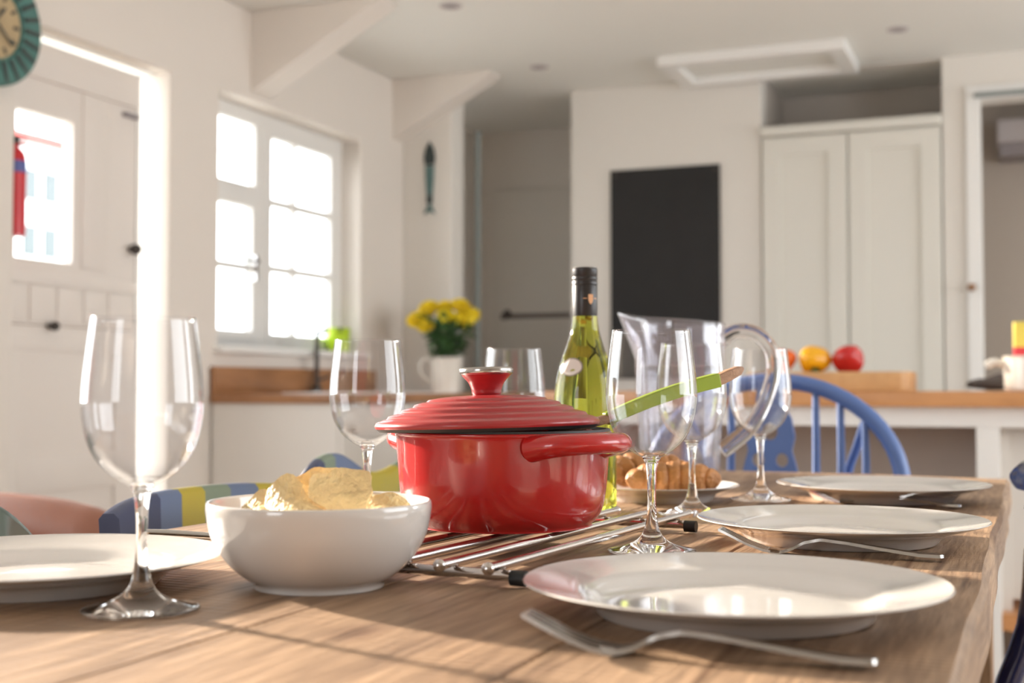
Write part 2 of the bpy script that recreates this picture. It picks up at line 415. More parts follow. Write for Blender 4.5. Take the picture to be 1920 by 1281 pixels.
def wall_holes(axis, a, b, u0, u1, z0, z1, holes):
    """manifold wall slab between planes a..b of the axis, spanning u and z, with rectangular holes (u0,u1,z0,z1)"""
    us = sorted({u0, u1, *[h[0] for h in holes], *[h[1] for h in holes]})
    zs = sorted({z0, z1, *[h[2] for h in holes], *[h[3] for h in holes]})
    us = [u for u in us if u0 <= u <= u1]; zs = [z for z in zs if z0 <= z <= z1]
    def solid(i, j):
        if i < 0 or j < 0 or i >= len(us) - 1 or j >= len(zs) - 1: return False
        cu = (us[i] + us[i + 1]) / 2; cz = (zs[j] + zs[j + 1]) / 2
        return not any(h[0] < cu < h[1] and h[2] < cz < h[3] for h in holes)
    bm = bmesh.new()
    def P(w, u, z): return (w, u, z) if axis == 'X' else (u, w, z)
    def q(pts): bm.faces.new([bm.verts.new(p) for p in pts])
    for i in range(len(us) - 1):
        for j in range(len(zs) - 1):
            if not solid(i, j): continue
            A, Bu, C_, D = us[i], us[i + 1], zs[j], zs[j + 1]
            for w in (a, b): q([P(w, A, C_), P(w, Bu, C_), P(w, Bu, D), P(w, A, D)])
            if not solid(i - 1, j): q([P(a, A, C_), P(b, A, C_), P(b, A, D), P(a, A, D)])
            if not solid(i + 1, j): q([P(a, Bu, C_), P(b, Bu, C_), P(b, Bu, D), P(a, Bu, D)])
            if not solid(i, j - 1): q([P(a, A, C_), P(b, A, C_), P(b, Bu, C_), P(a, Bu, C_)])
            if not solid(i, j + 1): q([P(a, A, D), P(b, A, D), P(b, Bu, D), P(a, Bu, D)])
    bmesh.ops.remove_doubles(bm, verts=bm.verts, dist=1e-5)
    bmesh.ops.recalc_face_normals(bm, faces=bm.faces)
    return bm

# ================================================================== THE ROOM
XL, YB, ZC = -2.76, 5.85, 2.353
struct('floor', B((-3.05, 2.75, -2.75, 7.0, -0.12, 0.0)), FLOORM, 'pale stone kitchen floor below the table', 'floor')
struct('ceiling', B((-3.05, 2.75, -2.75, 7.0, ZC, ZC + 0.12)), CEIL, 'flat pale grey kitchen ceiling', 'ceiling')
wl = wall_holes('X', -2.90, XL, -2.75, 5.42, 0, ZC,
                [(0.55, 2.60, 0.84, 1.73), (2.911, 3.643, 0.0, 2.005), (3.93, 5.0, 1.062, 2.013)])
struct('wall_left', wl, WHITE, 'uneven white plastered wall with the door and window', 'wall', bevel=0.022)
struct('wall_left_return', B((-2.90, -2.51, 5.42, 5.56, 0, ZC)), WHITE2, 'short return wall carrying the fish ornament', 'wall', bevel=0.01)
struct('wall_left_alcove', B((-3.05, -2.92, 5.56, 6.8, 0, ZC)), GREYW, 'left side wall of the shaded alcove', 'wall')
struct('wall_alcove', B((-3.05, -1.9, 6.68, 6.8, 0, ZC)), GREYW, 'grey back wall of the shaded alcove', 'wall')
# back wall: chimney breast with blackboard, cupboard recess, right part with doorway
wb = wall_holes('Y', YB, YB + 0.12, -2.07, 2.65, 0, ZC, [(-1.143, -0.352, 0, ZC - 0.006), (-0.195, 0.62, 0, 2.15)])
struct('wall_back', wb, WHITE2, 'off-white wall carrying the blackboard', 'wall', bevel=0.006)
struct('wall_back_side', B((-2.07, -1.95, YB + 0.12, 6.8, 0, ZC)), GREYW, 'side of the blackboard wall within the alcove', 'wall')
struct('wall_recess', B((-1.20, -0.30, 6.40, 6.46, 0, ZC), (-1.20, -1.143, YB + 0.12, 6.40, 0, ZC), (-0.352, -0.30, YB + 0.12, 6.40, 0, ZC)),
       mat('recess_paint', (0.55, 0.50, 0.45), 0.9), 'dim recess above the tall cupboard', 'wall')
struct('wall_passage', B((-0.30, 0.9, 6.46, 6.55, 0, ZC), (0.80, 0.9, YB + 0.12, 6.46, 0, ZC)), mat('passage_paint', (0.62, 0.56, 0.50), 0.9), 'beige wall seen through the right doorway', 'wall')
struct('wall_right', wall_holes('X', 2.5, 2.62, -2.75, YB, 0, ZC, [(1.2, 3.4, 0.85, 2.15), (4.2, 5.6, 0.85, 2.15)]), WHITE, 'right wall of the kitchen, outside the view', 'wall')  # both openings added to let sky light in from the right
struct('wall_front', wall_holes('Y', -2.62, -2.5, -2.9, 2.62, 0, ZC, [(-1.9, -0.9, 0.95, 2.0)]), WHITE, 'wall behind the camera with an opening added for fill daylight', 'wall')  # unseen opening added for soft daylight from behind

# triangular plaster fins under the ceiling
def fin(name, y0, y1, xa, zlow, xw, label):
    bm = bmesh.new()
    out = [(xw, zlow), (xw, ZC), (xa, ZC), (xa, ZC - 0.012)]
    prism(bm, out, 0, y1 - y0, M=T(0, y1, 0) @ RX(PI / 2))
    struct(name, bm, WHITE, label, 'beam', bevel=0.008)
fin('trim_1', 4.13, 4.27, -2.20, 2.035, XL - 0.01, 'white triangular plaster brace above the window, between wall and ceiling')
fin('trim_2', 5.30, 5.43, -2.26, 2.065, XL - 0.01, 'white triangular plaster brace beside the fish ornament')

# ------------------------------------------------------------------ window 1
def window1():
    X0 = -2.895; X1 = -2.86
    w = thing('window_1', 'white sash window with glazing bars in the left wall', 'window', (0, 0, 0)); w['kind'] = 'structure'
    fb = B((X0, X1, 3.93, 3.985, 1.062, 2.013), (X0, X1, 4.955, 5.01, 1.062, 2.013), (X0, X1, 3.985, 4.955, 1.955, 2.013), (X0, X1, 3.985, 4.955, 1.062, 1.095),
           (X0, X1, 4.318, 4.40, 1.095, 1.955), (X0, X1, 3.985, 4.318, 1.655, 1.71))
    obj('window_frame', fb, SOFTW, w, bevel=0.004)
    sash = B((X0 + .006, X1 + .012, 3.985, 4.02, 1.095, 1.655), (X0 + .006, X1 + .012, 4.283, 4.318, 1.095, 1.655), (X0 + .006, X1 + .012, 4.02, 4.283, 1.62, 1.655),
             (X0 + .006, X1 + .012, 4.02, 4.283, 1.095, 1.13))
    s = obj('casement', sash, SOFTW, w, bevel=0.003)
    obj('window_catch', B((X1 + .012, X1 + .026, 4.285, 4.30, 1.33, 1.43), (X1 + .012, X1 + .034, 4.20, 4.30, 1.40, 1.412)), CHROME, s)
    f2 = B((X0 + .006, X1 + .004, 4.40, 4.43, 1.095, 1.955), (X0 + .006, X1 + .004, 4.905, 4.955, 1.095, 1.955), (X0 + .006, X1 + .004, 4.43, 4.905, 1.925, 1.955), (X0 + .006, X1 + .004, 4.43, 4.905, 1.095, 1.125))
    obj('fixed_frame', f2, SOFTW, w, bevel=0.003)
    bars = B((X0 + .01, X1 + .004, 4.592, 4.616, 1.125, 1.925), (X0 + .01, X1, 4.43, 4.905, 1.648, 1.676), (X0 + .01, X1, 4.43, 4.905, 1.378, 1.406), (X0 + .01, X1, 4.02, 4.283, 1.368, 1.394))
    obj('glazing_bar', bars, SOFTW, w)
    obj('pane', B((-2.882, -2.879, 3.985, 4.32, 1.70, 1.957)), WPANE, w, smooth=False)
    obj('pane', B((-2.882, -2.879, 4.02, 4.283, 1.13, 1.62)), WPANE, w, smooth=False)
    obj('pane', B((-2.882, -2.879, 4.43, 4.905, 1.125, 1.925)), WPANE, w, smooth=False)
    obj('window_sill', B((-2.895, -2.72, 3.90, 5.04, 1.035, 1.062)), SOFTW, w, bevel=0.006)
    obj('window_stay', B((X1 + .005, X1 + .02, 4.06, 4.24, 1.715, 1.725)), CHROME, w)
window1()

# ------------------------------------------------------------------ door 1 (stable door) with glazed strip added to brighten the reveal
def door1():
    X0, X1 = -2.875, -2.83
    d = thing('door_1', 'white boarded stable door with a small window', 'door', (0, 0, 0)); d['kind'] = 'structure'
    Y0, Y1 = 2.915, 3.545
    zt = 1.968
    up = wall_holes('X', X0, X1, Y0, Y1, 1.10, zt, [(2.99, 3.24, 1.302, 1.755)])
    u = obj('upper_leaf', up, DOORW, d, bevel=0.004)
    nb = bmesh.new()
    bx(nb, X1, X1 + .006, 3.275, 3.395, 1.29, 1.86, bev=0.003)
    bx(nb, X1, X1 + .006, Y0, Y1, 1.225, 1.265, bev=0.002); bx(nb, X1, X1 + .012, Y0, Y1, 1.86, zt, bev=0.003)
    for k in range(5): bx(nb, X1, X1 + .006, 2.93 + k * .12, 3.035 + k * .12, 1.11, 1.222, bev=0.002)
    obj('moulding', nb, DOORW, u)
    obj('pane', B((-2.855, -2.851, 2.99, 3.24, 1.302, 1.755)), WPANE, u, smooth=False)
    lo = obj('lower_leaf', B((X0, X1, Y0, Y1, 0.02, 1.098)), DOORW, d, bevel=0.004)
    nb = bmesh.new()
    bx(nb, X1, X1 + .005, Y0, Y1, 1.02, 1.075, bev=0.002); bx(nb, X1, X1 + .016, Y0, Y1, 0.02, 0.16, bev=0.003)
    bx(nb, X1, X1 + .012, 3.44, Y1, 0.16, 1.02, bev=0.003); bx(nb, X1, X1 + .012, Y0, 3.0, 0.16, 1.02, bev=0.003); bx(nb, X1, X1 + .012, 3.0, 3.44, 0.585, 0.70, bev=0.003)
    obj('moulding', nb, DOORW, lo)
    bm = bmesh.new(); bx(bm, X1, X1 + .02, 3.47, 3.54, 1.822, 1.836, bev=0.002); obj('bolt', bm, GREYP, u)
    bm = bmesh.new(); blob(bm, .022, .019, .019, M=T(X1 + .028, 3.515, 1.375)); tube(bm, [(X1, 3.515, 1.375), (X1 + .02, 3.515, 1.375)], .008); obj('door_knob', bm, DARKM, u)
    bm = bmesh.new(); blob(bm, .016, .015, .015, M=T(X1 + .026, 3.135, 1.098)); tube(bm, [(X1, 3.135, 1.098), (X1 + .02, 3.135, 1.098)], .007); obj('catch', bm, DARKM, lo)
    fr = B((X0 - .01, X1 + .004, 3.545, 3.562, 0, 1.975), (X0 - .01, X1 + .004, 2.905, 3.646, 1.995, 2.007), (X0 - .01, X1 + .004, 2.905, 3.562, 1.969, 1.978))
    obj('door_frame', fr, SOFTW, d)
    obj('pane', B((-2.857, -2.853, 3.562, 3.642, 0.02, 1.995)), WPANE, d, smooth=False)  # added sidelight strip, lets the sky onto the door reveal
    obj('pane', B((-2.857, -2.853, 2.915, 3.562, 1.978, 1.995)), WPANE, d, smooth=False)  # added thin transom, gives the bright line under the lintel
door1()

# frames of the unseen openings
def plain_window(name, boxes, label):
    o = struct(name, B(*boxes), SOFTW, label, 'window')
plain_window('window_2', [(-2.89, -2.85, 0.55, 2.60, 0.84, 0.87), (-2.89, -2.85, 0.55, 2.60, 1.70, 1.73), (-2.89, -2.85, 0.55, 0.58, 0.87, 1.70), (-2.89, -2.85, 2.57, 2.60, 0.87, 1.70)], 'wide side window left of the camera, outside the view')
plain_window('window_added', [(2.52, 2.56, 1.2, 3.4, 0.85, 0.9), (2.52, 2.56, 1.2, 3.4, 2.1, 2.15)], 'opening added in the right wall to let in daylight, outside the view')  # frame of an added opening that fills the room with daylight

# ------------------------------------------------------------------ ceiling hatch and downlights
h = thing('ceiling_hatch', 'raised white hatch frame on the ceiling above the blackboard', 'hatch', (-1.10, 5.56, ZC)); h['kind'] = 'structure'
obj('hatch_frame', B((-.40, .40, -.20, -.13, -.045, 0), (-.40, .40, .20, .27, -.045, 0), (-.40, -.33, -.13, .20, -.045, 0), (.33, .40, -.13, .20, -.045, 0)), SOFTW, h, bevel=0.005)
obj('hatch_panel', B((-.33, .33, -.13, .20, -.012, 0)), CEIL, h)
dl = thing('downlight', 'small recessed ceiling downlight above the window, nearest the camera', 'ceiling light', (-2.02, 4.35, ZC), 0, 'recessed ceiling downlights')
bm = bmesh.new(); lathe(bm, [(.028, -.001), (.030, -.006), (.040, -.006), (.044, -.001)], 32); obj('ring', bm, LGREY, dl)
bm = bmesh.new(); lathe(bm, [(0, -.002), (.029, -.002)], 32); obj('lens', bm, GREYP, dl)
copy_thing(dl, (-2.04, 5.34, ZC), label='small recessed ceiling downlight close to the alcove')
copy_thing(dl, (-0.486, 5.32, ZC), label='small recessed ceiling downlight right of the ceiling hatch')

# ------------------------------------------------------------------ blackboard
bb = thing('blackboard', 'tall black chalkboard hung on the white wall behind the jug', 'blackboard', (-1.60, YB, 0.95))
obj('board', B((-.265, .265, -.014, 0, 0.0, .998)), BLACKB, bb, bevel=0.002)
for sx in (-.245, .245):
    for z in (.975, .022):
        bm = bmesh.new(); tube(bm, [(sx, -.014, z), (sx, -.018, z)], .008); obj('screw', bm, DARKM, bb)

# ------------------------------------------------------------------ tall cupboard
cu = thing('tall_cupboard', 'built-in cream cupboard with two tall panelled doors', 'cupboard', (-0.7475, YB, 0))
obj('carcass', B((-.39, .39, .01, .35, 0.0, 2.07)), CREAM, cu)
obj('cornice', B((-.393, .393, -.035, .12, 2.055, 2.10)), CREAM, cu, bevel=0.008)
def cup_door(x0, x1, hx):
    st = .085
    bm = wall_holes('Y', -.018, .008, x0, x1, .08, 2.048, [(x0 + st, x1 - st, .25, 1.965)])
    d = obj('door', bm, CREAM, cu, bevel=0.004)
    obj('panel', B((x0 + st - .002, x1 - st + .002, -.004, .004, .248, 1.967)), CREAM, d)
cup_door(-.388, -.010, 0); cup_door(-.003, .388, 0)
# door casing right of the cupboard
cs = struct('door_2', B((-0.255, -0.195, YB - .022, YB, 0, 2.21), (-0.195, 0.68, YB - .022, YB, 2.15, 2.21), (0.62, 0.68, YB - .022, YB, 0, 2.15)), SOFTW, 'white casing of the doorway at the right', 'door', bevel=0.004)
bm = bmesh.new(); blob(bm, .018, .018, .018, M=T(0, -.045, 0)); tube(bm, [(0, -.022, 0), (0, -.04, 0)], .007)
kn = obj('coat_peg', bm, BRASS); kn.location = (-0.238, YB, 1.338); tag(kn, 'small brown wooden peg on the white door casing', 'peg')
# grey unit in the passage
hu = thing('extractor_unit', 'grey ventilation unit high up in the right doorway', 'ventilator', (0.12, 6.46, 1.97))
obj('casing', B((-.26, .30, -.22, 0, .06, .17)), LGREY, hu, bevel=0.01); obj('grille', B((-.25, .29, -.20, 0, 0, .06)), GREYP, hu, bevel=0.004)
hr = obj('curtain_rail', B((-0.22, 0.65, YB - .05, YB - .022, 2.158, 2.172)), PIPEM); tag(hr, 'thin grey rail across the top of the right doorway', 'rail')

# ------------------------------------------------------------------ alcove details
pp = bmesh.new(); tube(pp, [(-2.455, 5.60, 0.92), (-2.455, 5.60, 2.14)], .014)
o = obj('water_pipe', pp, PIPEM); tag(o, 'thin grey-green vertical pipe at the alcove edge', 'pipe')
al = thing('alcove_door', 'plain grey door leaf at the back of the alcove', 'door', (-2.36, 6.675, 0))
obj('leaf', B((-.46, .28, -.03, 0, 0.01, 2.02)), mat('alcove_door_paint', (0.72, 0.69, 0.64), 0.8), al, bevel=0.004)
rl = thing('wall_rail', 'dark wooden rail with a knob across the alcove behind the flowers', 'rail', (-2.30, 6.0, 1.27))
obj('bar', B((-.20, .24, -.012, .012, -.012, .012)), mat('dark_rail', (0.09, 0.07, 0.06), 0.6), rl, bevel=0.003)
bm = bmesh.new(); blob(bm, .022, .022, .022, M=T(-.16, -.02, 0.012)); obj('knob', bm, DARKM, rl)
for x in (-.19, .225):
    obj('bracket', B((x - .012, x + .012, .0, .03, -.015, .015)), DARKM, rl)

# fish ornament on the return wall
fs = thing('fish_ornament', 'slim blue-green wooden fish hanging head up on the wall', 'ornament', (-2.622, 5.42, 1.725))
def fishpt(pts, m, name, par):
    bm = bmesh.new(); prism(bm, pts, 0, .014, M=T(0, 0, 0) @ RX(PI / 2)); return obj(name, bm, m, par, bevel=0.003)
fishpt([(-.014, .09), (.014, .09), (.020, .17), (.022, .23), (-.022, .23), (-.020, .17)] , FISHM, 'fish_body', fs)
fishpt([(-.024, .235), (.024, .235), (.028, .27), (.020, .31), (0, .345), (-.020, .31), (-.028, .27)], FISHD, 'fish_head', fs)
fishpt([(0, .055), (-.030, .0), (0, .014), (.030, .0)], FISHM, 'fish_tail', fs)
fishpt([(-.014, .05), (.014, .05), (.014, .088), (-.014, .088)], FISHD, 'fish_band', fs)

# ------------------------------------------------------------------ clock
ck = thing('wall_clock', 'round clock with a worn teal rim and brown face by the door', 'clock', (-2.76, 2.795, 1.955))
bm = bmesh.new(); lathe(bm, [(0, 0), (.178, 0), (.185, .008), (.183, .03), (.175, .036), (.112, .030), (.108, .022), (0, .022)], 64, M=RY(PI / 2)); rim = obj('clock_rim', bm, C_TEAL, ck)
bm = bmesh.new(); lathe(bm, [(0, .024), (.106, .024)], 48, M=RY(PI / 2)); obj('clock_face', bm, C_CREAM, ck)
bm = bmesh.new()
for k in range(24):
    a = k * PI / 12; M = RX(a); bx(bm, .0335, .037, -.006, .006, .115, .176, M=M)
obj('rim_line', bm, C_DARK, rim)
for k in range(12):
    bm = bmesh.new(); bx(bm, .024, .027, -.004, .004, .078, .098, M=RX(k * PI / 6)); obj('hour_mark', bm, C_DARK, ck)
bm = bmesh.new(); bx(bm, .029, .032, -.004, .004, -.01, .06, M=RX(-0.7)); obj('hour_hand', bm, C_DARK, ck)
bm = bmesh.new(); bx(bm, .033, .036, -.003, .003, -.01, .085, M=RX(-2.3)); obj('minute_hand', bm, C_DARK, ck)

# fire extinguisher on the far face of the door jamb
fe = thing('fire_extinguisher', 'red fire extinguisher half hidden beside the door window', 'extinguisher', (-2.795, 2.948, 1.36))
bm = bmesh.new(); lathe(bm, smoothpts([(0, 0), (.028, .002), (.033, .010), (.033, .14), (.033, .215), (.028, .245), (.013, .262), (.012, .272), (0, .272)], 3), 32); fb_ = obj('cylinder', bm, FIRE, fe)
bm = bmesh.new(); lathe(bm, [(.0336, .185), (.0336, .220)], 32); obj('label_band', bm, FLAB, fb_)
bm = bmesh.new(); bx(bm, -.012, .012, -.012, .035, .272, .280, bev=.002); bx(bm, -.010, .010, -.008, .04, .290, .297, bev=.002); bx(bm, -.008, .008, -.01, .01, .279, .292); obj('valve_handle', bm, IRON, fe)
bm = bmesh.new(); bx(bm, -.02, .02, -.037, -.031, .10, .18); obj('wall_bracket', bm, IRON, fe)

# ------------------------------------------------------------------ left kitchen run
kc = thing('kitchen_cabinet', 'cream base cabinet run along the left wall under the oak worktop', 'cabinet', (0, 0, 0))
obj('carcass', B((-2.75, -2.235, 3.885, 5.38, 0.10, 0.852), (-2.50, -2.235, 5.38, 6.60, 0.10, 0.852)), CABW, kc)
obj('plinth', B((-2.72, -2.28, 3.92, 5.38, 0.0, 0.10)), DARKM, kc)
for i in range(5):
    y = 3.89 + i * .54
    d = obj('door', B((-2.235, -2.215, y, y + .53, 0.11, 0.845)), CABW, kc, bevel=0.003)
    bm = bmesh.new(); blob(bm, .013, .013, .013, M=T(-2.20, y + .05, .76)); obj('knob', bm, STEEL, d)
sink_cut = wall_holes
wt = bmesh.new()
bx(wt, -2.75, -2.20, 3.87, 4.20, .852, .885, bev=.003); bx(wt, -2.75, -2.66, 4.20, 4.80, .852, .885); bx(wt, -2.28, -2.20, 4.20, 4.80, .852, .885)
bx(wt, -2.75, -2.20, 4.80, 5.38, .852, .885); bx(wt, -2.50, -2.20, 5.38, 6.60, .852, .885)
lw = obj('oak_worktop', wt, WORKL); tag(lw, 'brown oak worktop along the left wall, with the flowers on it', 'worktop')
bm = bmesh.new(); bx(bm, -2.752, -2.732, 3.875, 5.10, .885, .985, bev=.002)
us = obj('oak_upstand', bm, WORKL); tag(us, 'oak upstand board below the window sill', 'upstand')
sk = thing('belfast_sink', 'white ceramic sink set in the worktop under the window', 'sink', (-2.47, 4.5, .885))
bm = bmesh.new(); bx(bm, -.19, .19, -.30, -.285, -.20, .006, bev=.003); bx(bm, -.19, .19, .285, .30, -.20, .006, bev=.003); bx(bm, -.19, -.175, -.285, .285, -.20, .006); bx(bm, .175, .19, -.285, .285, -.20, .006); bx(bm, -.175, .175, -.285, .285, -.20, -.185)
obj('basin', bm, SINKM, sk)
tp = thing('kitchen_tap', 'tall dark mixer tap rising behind the wine glass by the window', 'tap', (-2.695, 4.52, .885))
bm = bmesh.new(); tube(bm, [(0, 0, 0), (0, 0, .22), (.01, -.005, .245), (.05, -.04, .252), (.10, -.10, .250)], .010, smooth=4); tube(bm, [(0.0, 0, 0), (0, 0, .03)], .02)
obj('spout', bm, DARKM, tp)
bm = bmesh.new(); tube(bm, [(0, .005, .05), (.03, .05, .07)], .006); obj('lever', bm, DARKM, tp)
gp = thing('green_pot', 'lime green enamel pot on the window sill', 'pot', (-2.795, 4.87, 1.062))
bm = bmesh.new(); lathe(bm, [(0, 0), (.040, 0), (.046, .006), (.050, .10), (.052, .105), (.049, .105), (.045, .012), (0, .01)], 32); obj('pot_body', bm, LIMEP, gp)
bm = bmesh.new(); tube(bm, [(.03, -.035, .092), (.065, -.10, .098)], .007); obj('handle', bm, IRON, gp)

# flower jug
fj = thing('flower_jug', 'white enamel jug holding the yellow flowers on the oak worktop', 'jug', (-2.41, 5.15, .885), 0)
bm = bmesh.new(); lathe(bm, smoothpts([(0, 0), (.058, 0), (.062, .006), (.063, .05), (.065, .10), (.069, .142), (.073, .155), (.070, .155), (.066, .142), (.060, .05), (.055, .012), (0, .010)], 2), 36); obj('jug_body', bm, ENAMEL, fj)
bm = bmesh.new(); c_, s_ = -.926, -.377
tube(bm, [(c_ * .066, s_ * .066, .142), (c_ * .10, s_ * .10, .148), (c_ * .118, s_ * .118, .118), (c_ * .108, s_ * .108, .078), (c_ * .062, s_ * .062, .04)], .0085, smooth=5, flat=.7); obj('handle', bm, ENAMEL, fj)
def flower(loc, r, label, tilt, stem_to):
    f = thing('yellow_flower', label, 'flower', loc, random.random() * 6, 'yellow flowers in the white jug')
    bm = bmesh.new(); rnd = random.Random(label)
    for ring in range(6):
        n = 10 + ring * 5; el = 1.35 - ring * .26
        for k in range(n):
            a = 2 * PI * (k + .5 * (ring % 2)) / n + rnd.uniform(-.1, .1); e = el + rnd.uniform(-.1, .1)
            L = r * (0.80 + .04 * ring); w = r * .17
            t = bmesh.new()
            p = [(0, 0, 0), (L * .55, w, .02 * L), (L, w * .6, .10 * L), (L * 1.04, 0, .12 * L), (L, -w * .6, .10 * L), (L * .55, -w, .02 * L)]
            vs = [t.verts.new(q) for q in p] + [t.verts.new((q[0], q[1], q[2] - .002)) for q in p]
            t.faces.new(vs[:6]); t.faces.new(vs[6:][::-1])
            for i in range(6): t.faces.new((vs[i], vs[6 + i], vs[6 + (i + 1) % 6], vs[(i + 1) % 6]))
            merge(bm, t, RZ(a) @ RY(-e))
    blob(bm, r * .45, r * .45, r * .45)
    f2 = obj('petals', bm, PETAL, f); f2.rotation_euler = (tilt[0], tilt[1], 0)
    return f
jb = Vector((-2.41, 5.15, .885))
camr = Vector((.926, .377, 0)); camf = Vector((-.377, .926, 0))
heads = [((-.125, 0.0, .315), .052, 'left outermost yellow bloom in the white jug', (0, -.7)), ((-.075, .02, .365), .055, 'tall yellow bloom second from the left in the jug', (.2, -.3)),
         ((-.005, .02, .372), .046, 'small yellow bloom at the middle of the bunch', (.3, 0)), ((.060, 0.0, .375), .052, 'tallest right-hand yellow bloom in the jug', (.3, .2)),
         ((.100, .01, .325), .060, 'large yellow bloom at the far right of the bunch', (.3, .6)), ((.055, -.03, .310), .045, 'lower yellow bloom facing the camera, right of centre', (.9, .2)),
         ((-.085, -.02, .295), .042, 'lowest yellow bloom on the left side of the bunch', (.8, -.4))]
heads.append(((.0, -.03, .325), .048, 'yellow bloom facing the camera at the centre of the bunch', (.8, 0)))
for (u, v, z), r, lab, tl in heads:
    p = jb + camr * u + camf * v; p.z = jb.z + z
    flower(p, r, lab, tl, None)
# foliage: one bushy thing standing in the jug
fo = thing('flower_foliage', 'dark green stems and leaves rising from the white jug', 'foliage', tuple(jb)); 
bm = bmesh.new(); rnd = random.Random(3)
for (u, v, z), r, lab, tl in heads:
    q = camr * u + camf * v
    tube(bm, [(rnd.uniform(-.03, .03), rnd.uniform(-.03, .03), .03), (q.x * .35, q.y * .35, .20), (q.x, q.y, z)], .0035, seg=6, smooth=3)
for i in range(16):
    a = rnd.uniform(0, 2 * PI); rr = rnd.uniform(.02, .10)
    tube(bm, [(0.02 * math.cos(a), .02 * math.sin(a), .05), (rr * .5 * math.cos(a), rr * .5 * math.sin(a), .19), (rr * math.cos(a), rr * math.sin(a), rnd.uniform(.24, .31))], .0025, seg=5, smooth=3)
obj('stems', bm, LEAF, fo)
bm = bmesh.new()
for i in range(420):
    a = rnd.uniform(0, 2 * PI); z = rnd.uniform(.165, .325); rr = rnd.uniform(.0, .06 + min(.05, (z - .165) * .6))
    t = bmesh.new(); L = rnd.uniform(.028, .05); w = L * .32
    p = [(0, 0, 0), (L * .4, w, .004), (L * .55, w * .5, .003), (L * .75, w * .7, 0), (L, 0, -.004), (L * .75, -w * .7, 0), (L * .55, -w * .5, .003), (L * .4, -w, .004)]
    vs = [t.verts.new(q) for q in p]; t.faces.new(vs)
    e = bmesh.ops.extrude_face_region(t, geom=list(t.faces)); bmesh.ops.translate(t, vec=(0, 0, .001), verts=[v_ for v_ in e['geom'] if isinstance(v_, bmesh.types.BMVert)])
    merge(bm, t, T(rr * math.cos(a), rr * math.sin(a), z) @ RZ(a + rnd.uniform(-.8, .8)) @ RY(rnd.uniform(-1.0, .5)) @ RX(rnd.uniform(-.5, .5)))
obj('leaves', bm, LEAF, fo, smooth=False)

# ------------------------------------------------------------------ island
isl = thing('kitchen_island', 'white island unit with an open recess behind the blue chair', 'island', (0, 0, 0))
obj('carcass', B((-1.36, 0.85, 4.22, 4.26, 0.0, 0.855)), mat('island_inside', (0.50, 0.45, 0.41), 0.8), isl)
obj('end_panel', B((-1.36, -1.32, 3.69, 4.22, 0, .855)), CABW, isl)
obj('post', B((-.145, -.085, 3.70, 3.76, 0, .80)), SOFTW, isl, bevel=0.003)
obj('rail', B((-1.32, .85, 3.70, 3.73, .80, .855)), SOFTW, isl)
obj('side_panel', B((-.085, -.06, 3.76, 4.22, .30, .80), (-.145, -.12, 3.76, 4.22, 0, .80)), CABW, isl)
obj('front_panel', B((-.06, .85, 3.78, 3.80, .33, .80)), CABW, isl)
obj('shelf', B((-.085, .85, 3.70, 4.22, .255, .30)), WORKW, isl)
iw = obj('beech_worktop', B((-1.39, 0.9, 3.66, 4.30, .855, .897), bev=.003), WORKW); tag(iw, 'orange beech worktop of the island, carrying the peppers', 'worktop')
# chopping board and peppers
bm = bmesh.new()
prism(bm, [(-.23, -.11), (.19, -.11), (.215, -.09), (.215, .12), (.19, .14), (-.23, .14), (-.25, .12), (-.25, -.09)], 0, .056)
cb = obj('chopping_board', bm, BOARDW, bevel=0.004); cb.location = (-.535, 3.86, .897); tag(cb, 'thick wooden chopping board under the peppers', 'chopping board')
def pepper(loc, r, h_, m, label, rot, stalk=True):
    p = thing('bell_pepper', label, 'pepper', loc); 
    def fn(c):
        a = math.atan2(c.y, c.x); rad = math.hypot(c.x, c.y); k = 1 + .10 * math.cos(3 * a) * min(1, rad * 1.5)
        z = c.z
        if rad < .45: z -= math.copysign(.28 * (1 - rad / .45), c.z)
        k *= (1 + .10 * c.z)
        return Vector((c.x * k, c.y * k, z))
    bm = bmesh.new(); blob(bm, r, r, h_, fn=fn, M=rot, seg=36, rings=24); obj('flesh', bm, m, p)
    if stalk:
        bm = bmesh.new(); tube(bm, [(0, 0, h_ * .62), (0, 0, h_ * .85), (.006, .004, h_ * 1.12)], [.013, .007, .007], M=rot, seg=10); blob(bm, .016, .016, .006, M=rot @ T(0, 0, h_ * .72)); obj('stalk', bm, STALK, p)
pz = .897 + .056
pepper((-.695, 3.88, pz + .036), .037, .040, PEP_O, 'orange pepper with its green stalk facing the camera', RX(1.45) @ RZ(.4))
pepper((-.605, 3.88, pz + .038), .047, .042, PEP_Y, 'yellow-orange pepper in the middle of the chopping board', RX(2.6) @ RY(.15))
pepper((-.507, 3.88, pz + .038), .044, .047, PEP_R, 'dark red pepper lying at the right of the three', RY(1.15) @ RX(.3), stalk=False)

